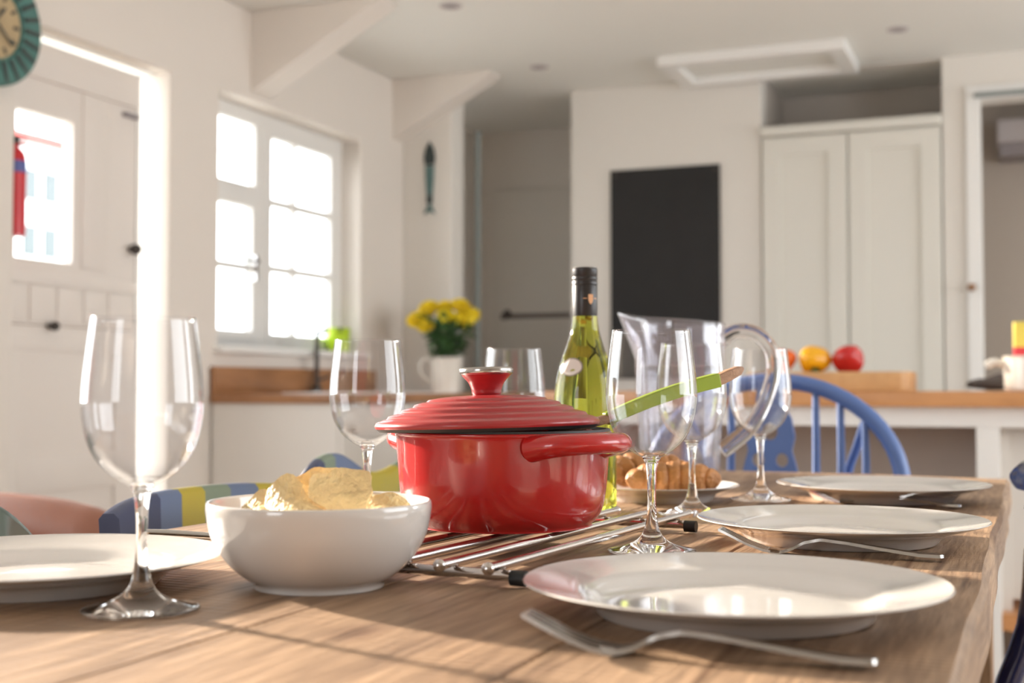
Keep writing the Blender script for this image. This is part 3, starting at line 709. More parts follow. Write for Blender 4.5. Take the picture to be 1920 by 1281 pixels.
# pan, packet, cloth at the right end
pn = thing('enamel_pan', 'white enamel pan cut by the right edge, on the island', 'pan', (.005, 3.82, .897))
bm = bmesh.new(); lathe(bm, [(0, 0), (.074, 0), (.080, .006), (.081, .092), (.085, .096), (.081, .098), (.076, .092), (.075, .012), (0, .010)], 40); obj('pan_body', bm, ENAMEL, pn)
bm = bmesh.new(); tube(bm, [(-.078, -.01, .075), (-.105, -.02, .082), (-.125, -.022, .070)], .011, smooth=4); obj('handle', bm, ENAMEL, pn)
pk = thing('food_packet', 'yellow and red card packet standing behind the white pan', 'packet', (.035, 3.99, .897), .1)
obj('card_box', B((-.085, .09, -.03, .03, 0, .20)), BOXY, pk); 
obj('red_band', B((-.0855, .0905, -.0305, .0305, .10, .127), (-.0855, .0905, -.0305, .0305, .085, .10)), BOXR, pk)
bm = bmesh.new()
blob(bm, .075, .06, .030, M=T(0, 0, .014), fn=lambda c: Vector((c.x * (1 + .15 * math.sin(5 * c.y)), c.y, c.z * (1 + .3 * math.sin(4 * c.x + 2 * c.y)) if c.z > 0 else c.z * .4)))
dc = obj('oven_cloth', bm, CLOTHD); dc.location = (-.10, 3.95, .899); tag(dc, 'crumpled dark cloth on the island beside the white pan', 'cloth')

# ================================================================== TABLE
tb = thing('dining_table', 'long rustic table of worn brown planks laid for a meal', 'table', (-.433, 1.2, 0))
ZT = .76
tm = bmesh.new(); xs = [-.833, -.662, -.447, -.252, -.033]
rnd = random.Random(11)
for i in range(4):
    t = bmesh.new(); x0, x1 = xs[i] + .0006 + .433, xs[i + 1] - .0006 + .433
    ny = 60; y0, y1 = -1.15, 1.05
    rows = []
    for j in range(ny + 1):
        y = y0 + (y1 - y0) * j / ny; row = []
        wob = .0012 * math.sin(y * 9 + i) + .0009 * math.sin(y * 23 + 2 * i)
        for (xx, zz) in ((x0, -.042), (x0, -.0015), (x0 + .0015, 0), (x1 - (.005 if i == 3 else .0015), 0), (x1, -.005 if i == 3 else -.0015), (x1, -.042)):
            dx = wob if ((i == 3 and xx > x1 - .01) or (i == 0 and xx < x0 + .01)) else 0
            dz = 0
            if i == 3 and xx >= x1 - .006 and zz > -.02: dz = -.001 - .002 * abs(math.sin(y * 7)); dx -= .002
            row.append(t.verts.new((xx + dx, y, ZT + zz + dz)))
        rows.append(row)
    for A, B_ in zip(rows, rows[1:]):
        for k in range(6): t.faces.new((A[k], A[(k + 1) % 6], B_[(k + 1) % 6], B_[k]))
    t.faces.new(rows[0]); t.faces.new(rows[-1])
    bmesh.ops.recalc_face_normals(t, faces=t.faces)
    merge(tm, t)
obj('tabletop', tm, TABLEW, tb, angle=30)
obj('apron', B((-.32, .32, .96, .99, .62, .717), (-.34, -.31, -1.0, .96, .62, .717), (.31, .34, -1.0, .96, .62, .717)), LEGW, tb)
for x, y in ((.335, .93), (-.335, .93), (.335, -1.0), (-.335, -1.0)):
    obj('leg', B((x - .035, x + .035, y - .035, y + .035, 0, .7175)), LEGW, tb, bevel=0.004)

# ------------------------------------------------------------------ plates
def plate_obj(name, label, loc, R=.135, h_=.022, group='white dinner plates'):
    p = thing(name, label, 'plate', loc, 0, group); k = R / .135; hz = h_ / .022
    pr = [(0, .006), (.06, .006), (.075, .0055), (.086, .0075), (.097, .0135), (.115, .0172), (.1335, .0215), (.1352, .0222), (.1350, .0205), (.115, .0148), (.100, .0108), (.092, .004), (.088, .0), (.084, .0), (.082, .0032), (0, .0035)]
    bm = bmesh.new(); lathe(bm, smoothpts([(r * k, z * hz) for r, z in pr], 3), 96); obj('dish', bm, CHINA, p, angle=60)
    return p
P0 = plate_obj('dinner_plate', 'white dinner plate nearest the camera, right of the salad bowl', (-.182, .829, ZT))
copy_thing(P0, (-.173, 1.262, ZT), label='middle of the three white dinner plates along the right side')
copy_thing(P0, (-.185, 1.745, ZT), label='farthest white dinner plate on the right, before the blue chair')
copy_thing(P0, (-.690, .757, ZT), label='white dinner plate at the left edge behind the nearest glass')
plate_obj('side_plate', 'white plate mostly hidden behind the bowl and pot', (-.738, 1.305, ZT), R=.118, h_=.017)
CP = plate_obj('serving_plate', 'small white plate carrying the croissants', (-.452, 1.628, ZT), R=.100, h_=.021)

# ------------------------------------------------------------------ wine glasses
def glass(label, loc):
    g = thing('wine_glass', label, 'wine glass', loc, random.random() * 3, 'empty stemmed wine glasses on the table')
    return g
g = glass('large empty wine glass in the left foreground, nearest the camera', (-.543, .690, ZT))
bo = smoothpts([(.0068, .0835), (.016, .0885), (.028, .0985), (.0365, .114), (.0404, .133), (.0403, .150), (.0382, .172), (.0350, .1975)], 6)
bi = [Vector((max(p.x - .0011, 0), p.y + (.0025 if i < 6 else 0.0008))) for i, p in enumerate(bo)]
bm = bmesh.new(); prof = [(p.x, p.y) for p in bo] + [(.0347, .1981)] + [(p.x, min(p.y, .1978)) for p in bi[::-1]] + [(0, bi[0].y)]
lathe(bm, prof, 64); obj('bowl', bm, GLASS, g, angle=80)
bm = bmesh.new()
lathe(bm, [(0, .0002)] + [(p.x, p.y) for p in smoothpts([(.036, .0002), (.0388, .0012), (.0385, .0028), (.030, .0045), (.018, .0085), (.010, .0145), (.0062, .023), (.0042, .036), (.0037, .052), (.0042, .068), (.0058, .079), (.0085, .0848), (.006, .0862)], 5)] + [(0, .0862)], 56)
obj('stem', bm, GSOLID, g, angle=80)
for lab, loc in (('empty wine glass behind the bowl, left of the red pot', (-.659, 1.21, ZT)),
                 ('wine glass showing only its upper bowl behind the red lid', (-.629, 1.553, ZT)),
                 ('large empty wine glass right of the red pot, in front of the spatula', (-.316, 1.107, ZT)),
                 ('wine glass just behind the spatula, before the water jug', (-.367, 1.455, ZT)),
                 ('rightmost wine glass, beside the jug handle', (-.331, 1.675, ZT))):
    copy_thing(g, loc, rz=random.random() * 3, label=lab)
g.scale = (.965, .965, .972)

# ------------------------------------------------------------------ salad bowl with crisps
bl = thing('serving_bowl', 'white china bowl of crisps in front of the red pot', 'bowl', (-.491, .829, ZT))
pr = [(0, .003), (.044, .003), (.045, 0), (.048, 0), (.049, .004), (.058, .010), (.070, .022), (.079, .038), (.0825, .054), (.0828, .060), (.0820, .0628), (.0800, .0622), (.0785, .055), (.074, .038), (.062, .020), (.045, .010), (0, .008)]
bm = bmesh.new(); lathe(bm, smoothpts(pr, 4), 96); obj('bowl_body', bm, CHINA, bl, angle=60)
def crisp(name, loc, rx, ry, rot, label, curv=.35):
    bm = bmesh.new(); t = bmesh.new(); n, mrg = 36, 8; rnd = random.Random(label)
    ph = [rnd.uniform(0, 6) for _ in range(4)]
    def P_(u, a, off):
        e = 1 + .11 * math.sin(3 * a + ph[0]) + .06 * math.sin(7 * a + ph[1])
        x = rx * u * e * math.cos(a); y = ry * u * e * math.sin(a)
        z = curv * (x * x / rx - .5 * y * y / ry) + .0006 * math.sin(x * 190 + ph[2]) + .0005 * math.sin(y * 210 + ph[3])
        return (x, y, z + off)
    top = [[t.verts.new(P_(0, 0, .0008))]] + [[t.verts.new(P_(k / mrg, 2 * PI * i / n, .0008)) for i in range(n)] for k in range(1, mrg + 1)]
    bot = [[t.verts.new(P_(0, 0, -.0008))]] + [[t.verts.new(P_(k / mrg, 2 * PI * i / n, -.0008)) for i in range(n)] for k in range(1, mrg + 1)]
    for R_ in (top, bot):
        for i in range(n): t.faces.new((R_[0][0], R_[1][i], R_[1][(i + 1) % n]))
        for k in range(1, mrg):
            for i in range(n): t.faces.new((R_[k][i], R_[k][(i + 1) % n], R_[k + 1][(i + 1) % n], R_[k + 1][i]))
    for i in range(n): t.faces.new((top[-1][i], top[-1][(i + 1) % n], bot[-1][(i + 1) % n], bot[-1][i]))
    bmesh.ops.recalc_face_normals(t, faces=t.faces); merge(bm, t)
    o = obj('potato_crisp', bm, CRISP, angle=60); o.location = loc; o.rotation_euler = rot
    tag(o, label, 'crisp', 'crisps in the white bowl'); return o
bx0, by0 = -.491, .829
def bp(u, v, z): 
    q = camr * u + camf * v; return (bx0 + q.x, by0 + q.y, ZT + z)
YAW = math.radians(22.1)
crisp('c', bp(-.026, -.006, .062), .026, .020, (.75, -.35, YAW - .2), 'golden curled crisp at the left of the bowl', -.55)
crisp('c', bp(-.002, .014, .071), .024, .018, (.95, -.25, YAW + .2), 'pale crisp standing tallest at the middle of the bowl', -.25)
crisp('c', bp(.018, -.004, .069), .024, .020, (1.1, .20, YAW - .15), 'broad pale crisp right of the middle in the bowl', .25)
crisp('c', bp(.047, .012, .058), .020, .018, (.35, .15, YAW), 'low crisp at the right of the bowl, just showing', -.3)
crisp('c', bp(-.047, .010, .057), .020, .016, (.45, -.2, YAW), 'low crisp at the far left inside the bowl', -.3)
bm = bmesh.new()
def heap(c):
    return Vector((c.x * (1 + .06 * math.sin(6 * c.y)), c.y, (c.z * (1 + .12 * math.sin(5 * c.x) * math.cos(6 * c.y))) if c.z > 0 else c.z * .5))
blob(bm, .058, .058, .026, M=T(bx0, by0, ZT + .024), fn=heap, seg=48, rings=24)
hp = obj('crisp_heap', bm, CRISP); tag(hp, 'heap of broken crisps filling the bowl under the whole ones', 'crisps', kind='stuff')

# ------------------------------------------------------------------ trivet
tv = thing('metal_trivet', 'chrome bar trivet with black feet under the red pot', 'trivet', (-.455, 1.08, ZT), math.radians(-4.2))
# local axes: rods along Y from -.225 to .225
for i in range(6):
    x = .108 - i * .040
    bm = bmesh.new(); tube(bm, [(x, -.222, .0165), (x, .226, .0165)], .0036, seg=14)
    blob(bm, .0050, .0050, .0050, M=T(x, -.224, .0165), seg=14, rings=10); blob(bm, .0045, .0045, .0045, M=T(x, .227, .0165), seg=14, rings=10)
    obj('rod', bm, CHROME, tv)
for y in (-.198, .195):
    bm = bmesh.new(); tube(bm, [(-.105, y, .0085), (.122, y, .0085)], .0042, seg=14); cb_ = obj('crossbar', bm, CHROME, tv)
    for x in (-.098, .120):
        bm = bmesh.new(); tube(bm, [(x - .006, y, .0070), (x + .006, y, .0070)], .0058, seg=18); obj('rubber_foot', bm, RUBBER, cb_)

# ------------------------------------------------------------------ red pot
PX, PY = -.453, 1.092; PZ = ZT + .0205
pt = thing('casserole_pot', 'red enamel casserole pot with lid on the trivet', 'pot', (PX, PY, PZ))
bm = bmesh.new()
pr = [(0, 0), (.074, 0), (.082, .003), (.0905, .014), (.0945, .032), (.0965, .055), (.0985, .080), (.0995, .084), (.0990, .0862), (.0955, .0862), (.0935, .080), (.0915, .05), (.086, .014), (.074, .008), (0, .008)]
lathe(bm, smoothpts(pr, 4), 96); pb = obj('pot_body', bm, RED, pt, angle=50)
bm = bmesh.new(); lathe(bm, [(.0950, .0863), (.0985, .0863), (.0982, .0885), (.0952, .0885), (.0950, .0863)], 96); obj('iron_rim', bm, IRON, pb)
def handle(ang):
    M = RZ(ang); bm = bmesh.new()
    pts = [(.084, -.044, .074), (.104, -.040, .0765), (.119, -.028, .078), (.1255, -.009, .0785), (.1255, .009, .0785), (.119, .028, .078), (.104, .040, .0765), (.084, .044, .074)]
    tube(bm, pts, [.014, .0115, .0105, .0105, .0105, .0105, .0115, .014], seg=16, flat=.85, M=M, smooth=4, up=(0, 0, 1))
    t = bmesh.new(); 
    return obj('loop_handle', bm, RED, pt, angle=60)
ha = math.radians(22.1 - 47)
handle(ha); handle(ha + PI)
lid = bmesh.new()
lp = [(.1025, -.0020), (.1035, .0005), (.1020, .0035), (.0960, .0058), (.0925, .0066), (.0905, .0092), (.0830, .0112), (.0805, .0114), (.0785, .0143), (.0710, .0165), (.0685, .0166), (.0665, .0192), (.0590, .0212), (.0560, .0213), (.0540, .0232), (.042, .0252), (.028, .0262), (.016, .0266), (0, .0266)]
lprof = []
for i in range(len(lp) - 1):
    lprof.append(lp[i]); lprof.append(((lp[i][0] + lp[i + 1][0]) / 2, (lp[i][1] + lp[i + 1][1]) / 2))
lprof.append(lp[-1])
lathe(lid, [(0, .020), (.05, .016), (.090, .002), (.0985, -.0022)] + lprof, 96)
ld = obj('lid', lid, REDL, pt, angle=55)
lc = camr * -.0145 - camf * .003
ld.location = (lc.x, lc.y, .0925); ld.rotation_euler = (0, math.radians(-1.6), 0)
bm = bmesh.new(); lathe(bm, [(.0925, -.0048), (.0992, -.0048), (.1022, -.0016), (.0985, -.0018), (.092, .0005), (.0925, -.0048)], 96); obj('lid_rim', bm, IRON, ld)
bm = bmesh.new(); lathe(bm, smoothpts([(.0125, .0262), (.0135, .0285), (.0140, .032), (.0165, .038), (.0205, .0425), (.0228, .0450), (0.0230, .0458)], 4), 48); kn = obj('knob', bm, REDL, ld)
bm = bmesh.new(); lathe(bm, smoothpts([(0.0232, .0452), (.0246, .0466), (.0249, .0495), (.0240, .0516), (.020, .0522), (.012, .0524), (0, .0525)], 3), 48); obj('knob_cap', bm, STEEL, ld)

# spatula leaning out of the pot
sp = thing('spatula', 'wooden spatula with lime green grip leaning out of the pot', 'spatula', (0, 0, 0))
A_ = Vector((-.405, 1.135, .8725)); Bs = Vector((-.376, 1.160, .8765)); Cs = Vector((-.289, 1.250, .914)); Ds = Vector((-.268, 1.272, .926))
A_ = Bs + (Bs - Cs).normalized() * .05 + Vector((0, 0, .003))
bm = bmesh.new(); tube(bm, [A_ + (Bs - Cs).normalized() * .03 + Vector((0, 0, .002)), A_, Bs, Bs + (Cs - Bs) * .05], [.006, .0075, .0075, .0072], seg=12, flat=.6); obj('blade_neck', bm, SPOONW, sp)
def bar4(bm, pts, w, hh, side):
    t = bmesh.new(); rings = []
    for i, p in enumerate(pts):
        d = (pts[min(i + 1, len(pts) - 1)] - pts[max(i - 1, 0)]).normalized(); s_ = d.cross(Vector((0, 0, 1))).normalized(); u = s_.cross(d)
        wi, hi = w[i], hh[i]
        rings.append([t.verts.new(p + s_ * a * wi + u * b * hi) for a, b in ((-1, -1), (1, -1), (1, 1), (-1, 1))])
    for R1, R2 in zip(rings, rings[1:]):
        for k in range(4): t.faces.new((R1[k], R1[(k + 1) % 4], R2[(k + 1) % 4], R2[k]))
    t.faces.new(rings[0]); t.faces.new(rings[-1]); bmesh.ops.recalc_face_normals(t, faces=t.faces); merge(bm, t)
bm = bmesh.new(); pts = [Bs.lerp(Cs, k / 8) + Vector((0, 0, .0035 * math.sin(PI * k / 8))) for k in range(9)]
bar4(bm, pts, [.0045 + .0022 * k / 8 for k in range(9)], [.0062 + .0008 * k / 8 for k in range(9)], None); obj('grip', bm, LIME, sp, bevel=0.0016, angle=30)
bm = bmesh.new(); bar4(bm, [Cs.lerp(Ds, t_) for t_ in (-.05, .4, .8, 1.0)], [.0055, .0052, .0042, .0016], [.0055, .0055, .0045, .0016], None); obj('tip', bm, SPOONW, sp, bevel=0.0012)

# ------------------------------------------------------------------ wine bottle
bt = thing('wine_bottle', 'green glass wine bottle with black screw cap behind the pot', 'wine bottle', (-.496, 1.451, ZT), math.radians(22.1))
bm = bmesh.new()
lathe(bm, [(0, .004), (.030, .002)] + [(p.x, p.y) for p in smoothpts([(.033, 0), (.0365, .003), (.0373, .012), (.0373, .07), (.0373, .125), (.0352, .152), (.0290, .178), (.0225, .196), (.0172, .215), (.0145, .235), (.0138, .250), (.0138, .262)], 5)] + [(0, .262)], 64)
body = obj('bottle_body', bm, BOTG, bt, angle=70)
bm = bmesh.new()
cap = [(.0147, .232), (.0150, .233), (.0150, .268), (.0146, .269), (.0152, .270), (.0152, .2735), (.0147, .2745), (.0152, .2755), (.0152, .2785), (.0147, .2795), (.0152, .2805), (.0152, .2885), (.0143, .2900)]
lathe(bm, cap, 48); cp = obj('screw_cap', bm, CAPM, bt, angle=30)
bm = bmesh.new(); lathe(bm, [(.0143, .2900), (.0135, .2908), (0, .2908)], 48); obj('cap_top', bm, CAPT, cp)
def on_cyl(pts, r, th, ang, m, name, par, rfun=None):
    """small emblem wrapped on the bottle; pts (arc offset, z)"""
    bm = bmesh.new(); vs0 = []; vs1 = []
    for a, z in pts:
        rr = rfun(z) if rfun else r
        t_ = ang + a / r
        vs0.append(bm.verts.new((rr * math.cos(t_), rr * math.sin(t_), z))); vs1.append(bm.verts.new(((rr + th) * math.cos(t_), (rr + th) * math.sin(t_), z)))
    bm.faces.new(vs1); bm.faces.new(vs0[::-1])
    for i in range(len(pts)): j = (i + 1) % len(pts); bm.faces.new((vs0[i], vs0[j], vs1[j], vs1[i]))
    bmesh.ops.recalc_face_normals(bm, faces=bm.faces)
    return obj(name, bm, m, par, smooth=False)
on_cyl([(-.0030, .2575), (.0030, .2575), (.0032, .2515), (.0020, .2475), (0, .2455), (-.0020, .2475), (-.0032, .2515)], .0151, .0003, -1.15, GOLD, 'shield_crest', cp)
for s_ in (-1, 1):
    on_cyl([(s_ * .0048, .2532), (s_ * .0092, .2532), (s_ * .0092, .2522), (s_ * .0048, .2522)], .0151, .0003, -1.15, GOLD, 'crest_line', cp)
def rshoulder(z):
    P_ = [(.125, .0373), (.152, .0352), (.178, .0290), (.196, .0225), (.215, .0172)]
    for (a, ra), (b, rb) in zip(P_, P_[1:]):
        if a <= z <= b: return ra + (rb - ra) * (z - a) / (b - a) + .0012
    return .038
on_cyl([(x, .171 + y) for x, y in ell(0, 0, .0130, .0108, 24)], .029, .0004, -2.15, STICKR, 'sticker_ring', body, rshoulder)
on_cyl([(x, .171 + y) for x, y in ell(0, 0, .0115, .0094, 24)], .029, .0008, -2.15, STICK, 'sticker', body, rshoulder)

# ------------------------------------------------------------------ croissants
def croissant(label, loc, rz, L, R, tilt=0.0, segs=7):
    bm = bmesh.new(); t = bmesh.new(); n = 56; sg = 26; rings = []
    for i in range(n + 1):
        s = -1 + 2 * i / n; a = s * .75
        cx = L * math.sin(a) / math.sin(.75); cy = -L * .55 * (math.cos(a) - 1) * -1
        env = R * (max(0.02, 1 - abs(s) ** 2.6)) ** .6
        ridge = 1 + .22 * abs(math.sin((s * segs * .5 + .5) * PI)) ** .6 - .12
        r = env * ridge
        ta = Vector((math.cos(a), -math.sin(a) * .8, 0)).normalized(); nn = Vector((-ta.y, ta.x, 0))
        rings.append([t.verts.new(Vector((cx, cy, 0)) + nn * r * math.cos(2 * PI * k / sg) + Vector((0, 0, 1)) * (r * .92 * math.sin(2 * PI * k / sg) + (0.0))) for k in range(sg)])
    for A, B_ in zip(rings, rings[1:]):
        for k in range(sg): t.faces.new((A[k], A[(k + 1) % sg], B_[(k + 1) % sg], B_[k]))
    t.faces.new(rings[0]); t.faces.new(rings[-1]); bmesh.ops.recalc_face_normals(t, faces=t.faces)
    merge(bm, t)
    o = obj('croissant', bm, CROIS, angle=70); o.location = loc; o.rotation_euler = (tilt, 0, rz)
    return tag(o, label, 'croissant', 'croissants on the small plate')
q = Vector((-.452, 1.628, 0)) + camr * .012 - camf * .030
croissant('front croissant lying along the small white plate', (q.x, q.y, ZT + .0295), YAW, .060, .0225)
q = Vector((-.452, 1.628, 0)) - camr * .018 + camf * .014
croissant('croissant behind, heaped higher at the left', (q.x, q.y, ZT + .0385), YAW + .35, .060, .0235, tilt=.5)

# ------------------------------------------------------------------ water jug
wj = thing('water_jug', 'clear plastic water jug with a loop handle behind the glasses', 'jug', (-.494, 1.886, ZT), YAW)
def spout(x, y, z, a, r):
    k = max(0, (z - .19) / .06); d = math.cos(a - PI)     # spout towards local -X
    w = max(0, d) ** 10
    return (x - k * .026 * w, y * (1 - .25 * k * w), z + k * (.008 * w + .005 * -math.cos(a)))
oj = smoothpts([(.054, 0), (.058, .004), (.061, .06), (.065, .14), (.0675, .20), (.069, .2455)], 6)
ij = [Vector((p.x - .0028, max(p.y, .006))) for p in oj]
bm = bmesh.new(); lathe(bm, [(0, 0)] + [(p.x, p.y) for p in oj] + [(.0678, .2475)] + [(p.x, p.y) for p in ij[::-1]] + [(0, .006)], 72, fn=spout); obj('jug_body', bm, ACRYL, wj, angle=60)
bm = bmesh.new(); tube(bm, [(.062, 0, .218), (.085, 0, .232), (.115, 0, .228), (.137, 0, .205), (.141, 0, .170), (.128, 0, .125), (.104, 0, .085), (.063, 0, .052)], [.010, .0095, .009, .009, .009, .009, .0095, .011], seg=18, flat=1.25, smooth=6); 
ho = obj('handle', bm, solid_glass('acrylic_handle', (0.97, 0.96, 0.98), 1.42, 0.03), wj, angle=80)
bm = bmesh.new(); lathe(bm, [(0, .0065), (.0545, .0065), (.0575, .06), (.0610, .13), (.0630, .180), (0, .180)], 56); wa = obj('water', bm, WATER, wj, angle=50)

# ------------------------------------------------------------------ forks and knife
def fork(label, loc, rz):
    f = thing('fork', label, 'fork', loc, rz, 'steel forks beside the plates')
    # local +X from tine tips to handle end, length .19, z side curve
    zc = lambda x: (lambda P_: next(a[1] + (b[1] - a[1]) * (x - a[0]) / (b[0] - a[0]) for a, b in zip(P_, P_[1:]) if a[0] <= x <= b[0]))(
        [(0, .020), (.010, .0155), (.025, .0085), (.040, .0035), (.052, .0020), (.062, .0040), (.074, .0105), (.088, .0135), (.11, .0115), (.14, .0075), (.17, .0040), (.1905, .0035)])
    def strip(bm, x0, x1, yc, wf, n=14, th=.0011):
        t = bmesh.new(); rows = []
        for i in range(n + 1):
            x = x0 + (x1 - x0) * i / n; w = wf(x); z = zc(x); y = yc(x)
            rows.append([t.verts.new(c) for c in ((x, y - w, z - th), (x, y + w, z - th), (x, y + w * .8, z + th), (x, y - w * .8, z + th))])
        for A, B_ in zip(rows, rows[1:]):
            for k in range(4): t.faces.new((A[k], A[(k + 1) % 4], B_[(k + 1) % 4], B_[k]))
        t.faces.new(rows[0]); t.faces.new(rows[-1]); bmesh.ops.recalc_face_normals(t, faces=t.faces); merge(bm, t)
    bm = bmesh.new()
    for k in range(4):
        y0 = -.0105 + .007 * k
        strip(bm, 0.0, .046, lambda x: y0 * (.92 + .08 * min(1, x / .04)), lambda x: .0007 + .0008 * min(1, x / .02))
    obj('tines', bm, STEEL, f, angle=50)
    bm = bmesh.new()
    def wf(x):
        P_ = [(.044, .0124), (.052, .0118), (.060, .0075), (.068, .0035), (.08, .0028), (.10, .0031), (.15, .0062), (.183, .0085), (.1895, .0060), (.1905, .002)]
        for a, b in zip(P_, P_[1:]):
            if a[0] <= x <= b[0]: return a[1] + (b[1] - a[1]) * (x - a[0]) / (b[0] - a[0])
        return .002
    strip(bm, .044, .1904, lambda x: 0, wf, n=44, th=.0013)
    obj('handle', bm, STEEL, f, angle=50)
    return f
def fk(label, tip, end):
    d = Vector((end[0] - tip[0], end[1] - tip[1])); return tip, math.atan2(d.y, d.x)
f0 = fork('blurred steel fork in the foreground, before the nearest plate', (-.266, .674, ZT), math.atan2(.022, .176))
copy_thing(f0, (-.262, 1.140, ZT), math.atan2(.010, .193), 'sharp steel fork between the nearest and middle plates')
copy_thing(f0, (-.272, 1.668, ZT), math.atan2(-.020, .200), 'steel fork leaning between the middle and farthest plates')
kf = thing('table_knife', 'steel knife pointing behind the bowl at the left plates', 'knife', (-.818, 1.045, ZT), 0.0)
bm = bmesh.new(); tube(bm, [(0, 0, .0035), (.03, 0, .004), (.075, 0, .0035), (.09, 0, .003)], [.005, .0055, .0045, .003], seg=12, flat=.55, smooth=3); obj('handle', bm, STEEL, kf)
bm = bmesh.new(); prism(bm, [(.088, -.003), (.10, -.008), (.17, -.008), (.195, .003), (.19, .005), (.088, .004)], .002, .0036); obj('blade', bm, STEEL, kf)

# ================================================================== CHAIRS
def arc_rail(bm, half, z0, ztop, depth=.045, th=.011, n=48):
    """crest rail curved in plan, local Y along its length, concave towards +X; ztop(s) gives the outline"""
    t = bmesh.new(); rows = []
    for i in range(n + 1):
        s = -1 + 2 * i / n; y = half * s; x = depth * (s * s)
        tn = Vector((2 * depth * s / half, 1, 0)).normalized(); nn = Vector((tn.y, -tn.x, 0))
        zb, zt = z0(s), ztop(s)
        p = Vector((x, y, 0)); lean = Vector((-.10, 0, 0))
        def q_(o_, z): return p + nn * o_ + lean * (z - .70) + Vector((0, 0, z))
        rows.append([t.verts.new(c) for c in (q_(-th, zb), q_(th, zb), q_(th, zt - .006), q_(th * .5, zt), q_(-th * .5, zt), q_(-th, zt - .006))])
    for A, B_ in zip(rows, rows[1:]):
        for k in range(6): t.faces.new((A[k], A[(k + 1) % 6], B_[(k + 1) % 6], B_[k]))
    t.faces.new(rows[0]); t.faces.new(rows[-1]); bmesh.ops.recalc_face_normals(t, faces=t.faces); merge(bm, t)
NV = (0.045, 0.065, 0.15); BL = (0.13, 0.19, 0.34); YL = (0.48, 0.40, 0.035); SG = (0.21, 0.28, 0.21)
def side_chair(label, loc, rz, crest_mat, other, ztop, z0, half=.20, crest_name='crest_rail'):
    c = thing('dining_chair', label, 'chair', loc, rz)
    bm = bmesh.new(); arc_rail(bm, half, z0, ztop); obj(crest_name, bm, crest_mat, c, angle=45)
    for s in (-.78, .78):
        y = half * s; x = .045 * s * s
        bm = bmesh.new(); tube(bm, [(x + .03, y * .92, 0), (x + .045, y * .95, .42), (x - .0, y, .60), (x - .008, y, .70)], [.014, .017, .015, .012], seg=12, smooth=4); obj('rear_post', bm, other, c)
    for s in (-.35, 0, .35):
        y = half * s
        bm = bmesh.new(); tube(bm, [(.045, y * .8, .45), (.045 * s * s - 0.0, y, .66)], .008, seg=10); obj('spindle', bm, other, c)
    bm = bmesh.new(); prism(bm, [(.03, -.17), (.42, -.20), (.45, -.17), (.45, .17), (.42, .20), (.03, .17), (.015, 0)], .425, .455); obj('seat', bm, other, c, bevel=.006)
    for s in (-1, 1):
        bm = bmesh.new(); tube(bm, [(.40, s * .165, .426), (.42, s * .185, 0)], [.019, .014], seg=12); obj('front_leg', bm, other, c)
    bm = bmesh.new(); tube(bm, [(.07, -.15, .22), (.41, -.172, .22)], .009); tube(bm, [(.07, .15, .22), (.41, .172, .22)], .009); tube(bm, [(.24, -.16, .22), (.24, .16, .22)], .009); obj('stretcher', bm, other, c)
    return c
CH1 = stripes('stripes_a', [NV, BL, YL, SG, BL, YL, SG, BL], .0485, .535)
CH2 = stripes('stripes_b', [NV, SG, BL, BL, YL, YL, SG, NV], .049, .673)
side_chair('chair with blue, yellow and sage striped top rail behind the left plate', (-.955, 1.315, 0), 0, CH1, mat('chair_blue_grey', (.13, .19, .34), .4),
           lambda s: .784 - .012 * abs(s) ** 3.0, lambda s: .66, half=.205)
side_chair('chair with wavy striped top rail, left of the red pot', (-.965, 1.745, 0), 0, CH2, mat('chair_sage', (.21, .28, .21), .4),
           lambda s: .791 + .018 * math.cos(2 * PI * (s + .35) / (1.3 if s > -.35 else 2.2)), lambda s: .66, half=.215)
side_chair('chair with rounded grey-teal top rail at the far left', (-.955, .830, 0), 0, TEAL, TEAL,
           lambda s: .800 - .09 * max(0, (abs(s) - .55) / .45) ** 2.2, lambda s: .70 - .03 * max(0, (abs(s) - .7)), half=.205)
# navy chair on the right side, pushed in, facing -X
nv = side_chair('glossy navy chair cut off by the right edge, pushed to the table', (0.026, 1.60, 0), PI + .045, NAVY, NAVY,
                lambda s: .812 - .0135 * max(0, (abs(s) - .86) / .14) ** 2, lambda s: .774 + .013 * max(0, (abs(s) - .86) / .14) ** 2, half=.235)

# leather armchair
la = thing('leather_armchair', 'tan leather armchair blurred behind the left plate', 'armchair', (-2.12, 1.90, -.0), .15)
bm = bmesh.new()
def arm(yc): 
    tube(bm, [(-.36, yc, .20), (-.36, yc, .56), (-.30, yc, .605), (0, yc, .61), (.25, yc, .59), (.32, yc, .53), (.33, yc, .2)], .072, seg=20, smooth=6)
arm(-.34); obj('arm', bm, TAN, la)
bm = bmesh.new(); arm(.26); obj('arm', bm, TAN, la)
bm = bmesh.new(); bx(bm, -.30, .31, -.28, .20, .12, .44, bev=.05); obj('seat', bm, TAN, la)
bm = bmesh.new(); bx(bm, -.42, -.26, -.36, .28, .12, .66, bev=.07); obj('backrest', bm, TAN, la)
for x, y in ((-.36, -.33), (.30, -.33), (-.36, .25), (.30, .25)):
    bm = bmesh.new(); tube(bm, [(x, y, 0), (x, y, .21)], .022); obj('foot', bm, IRON, la)

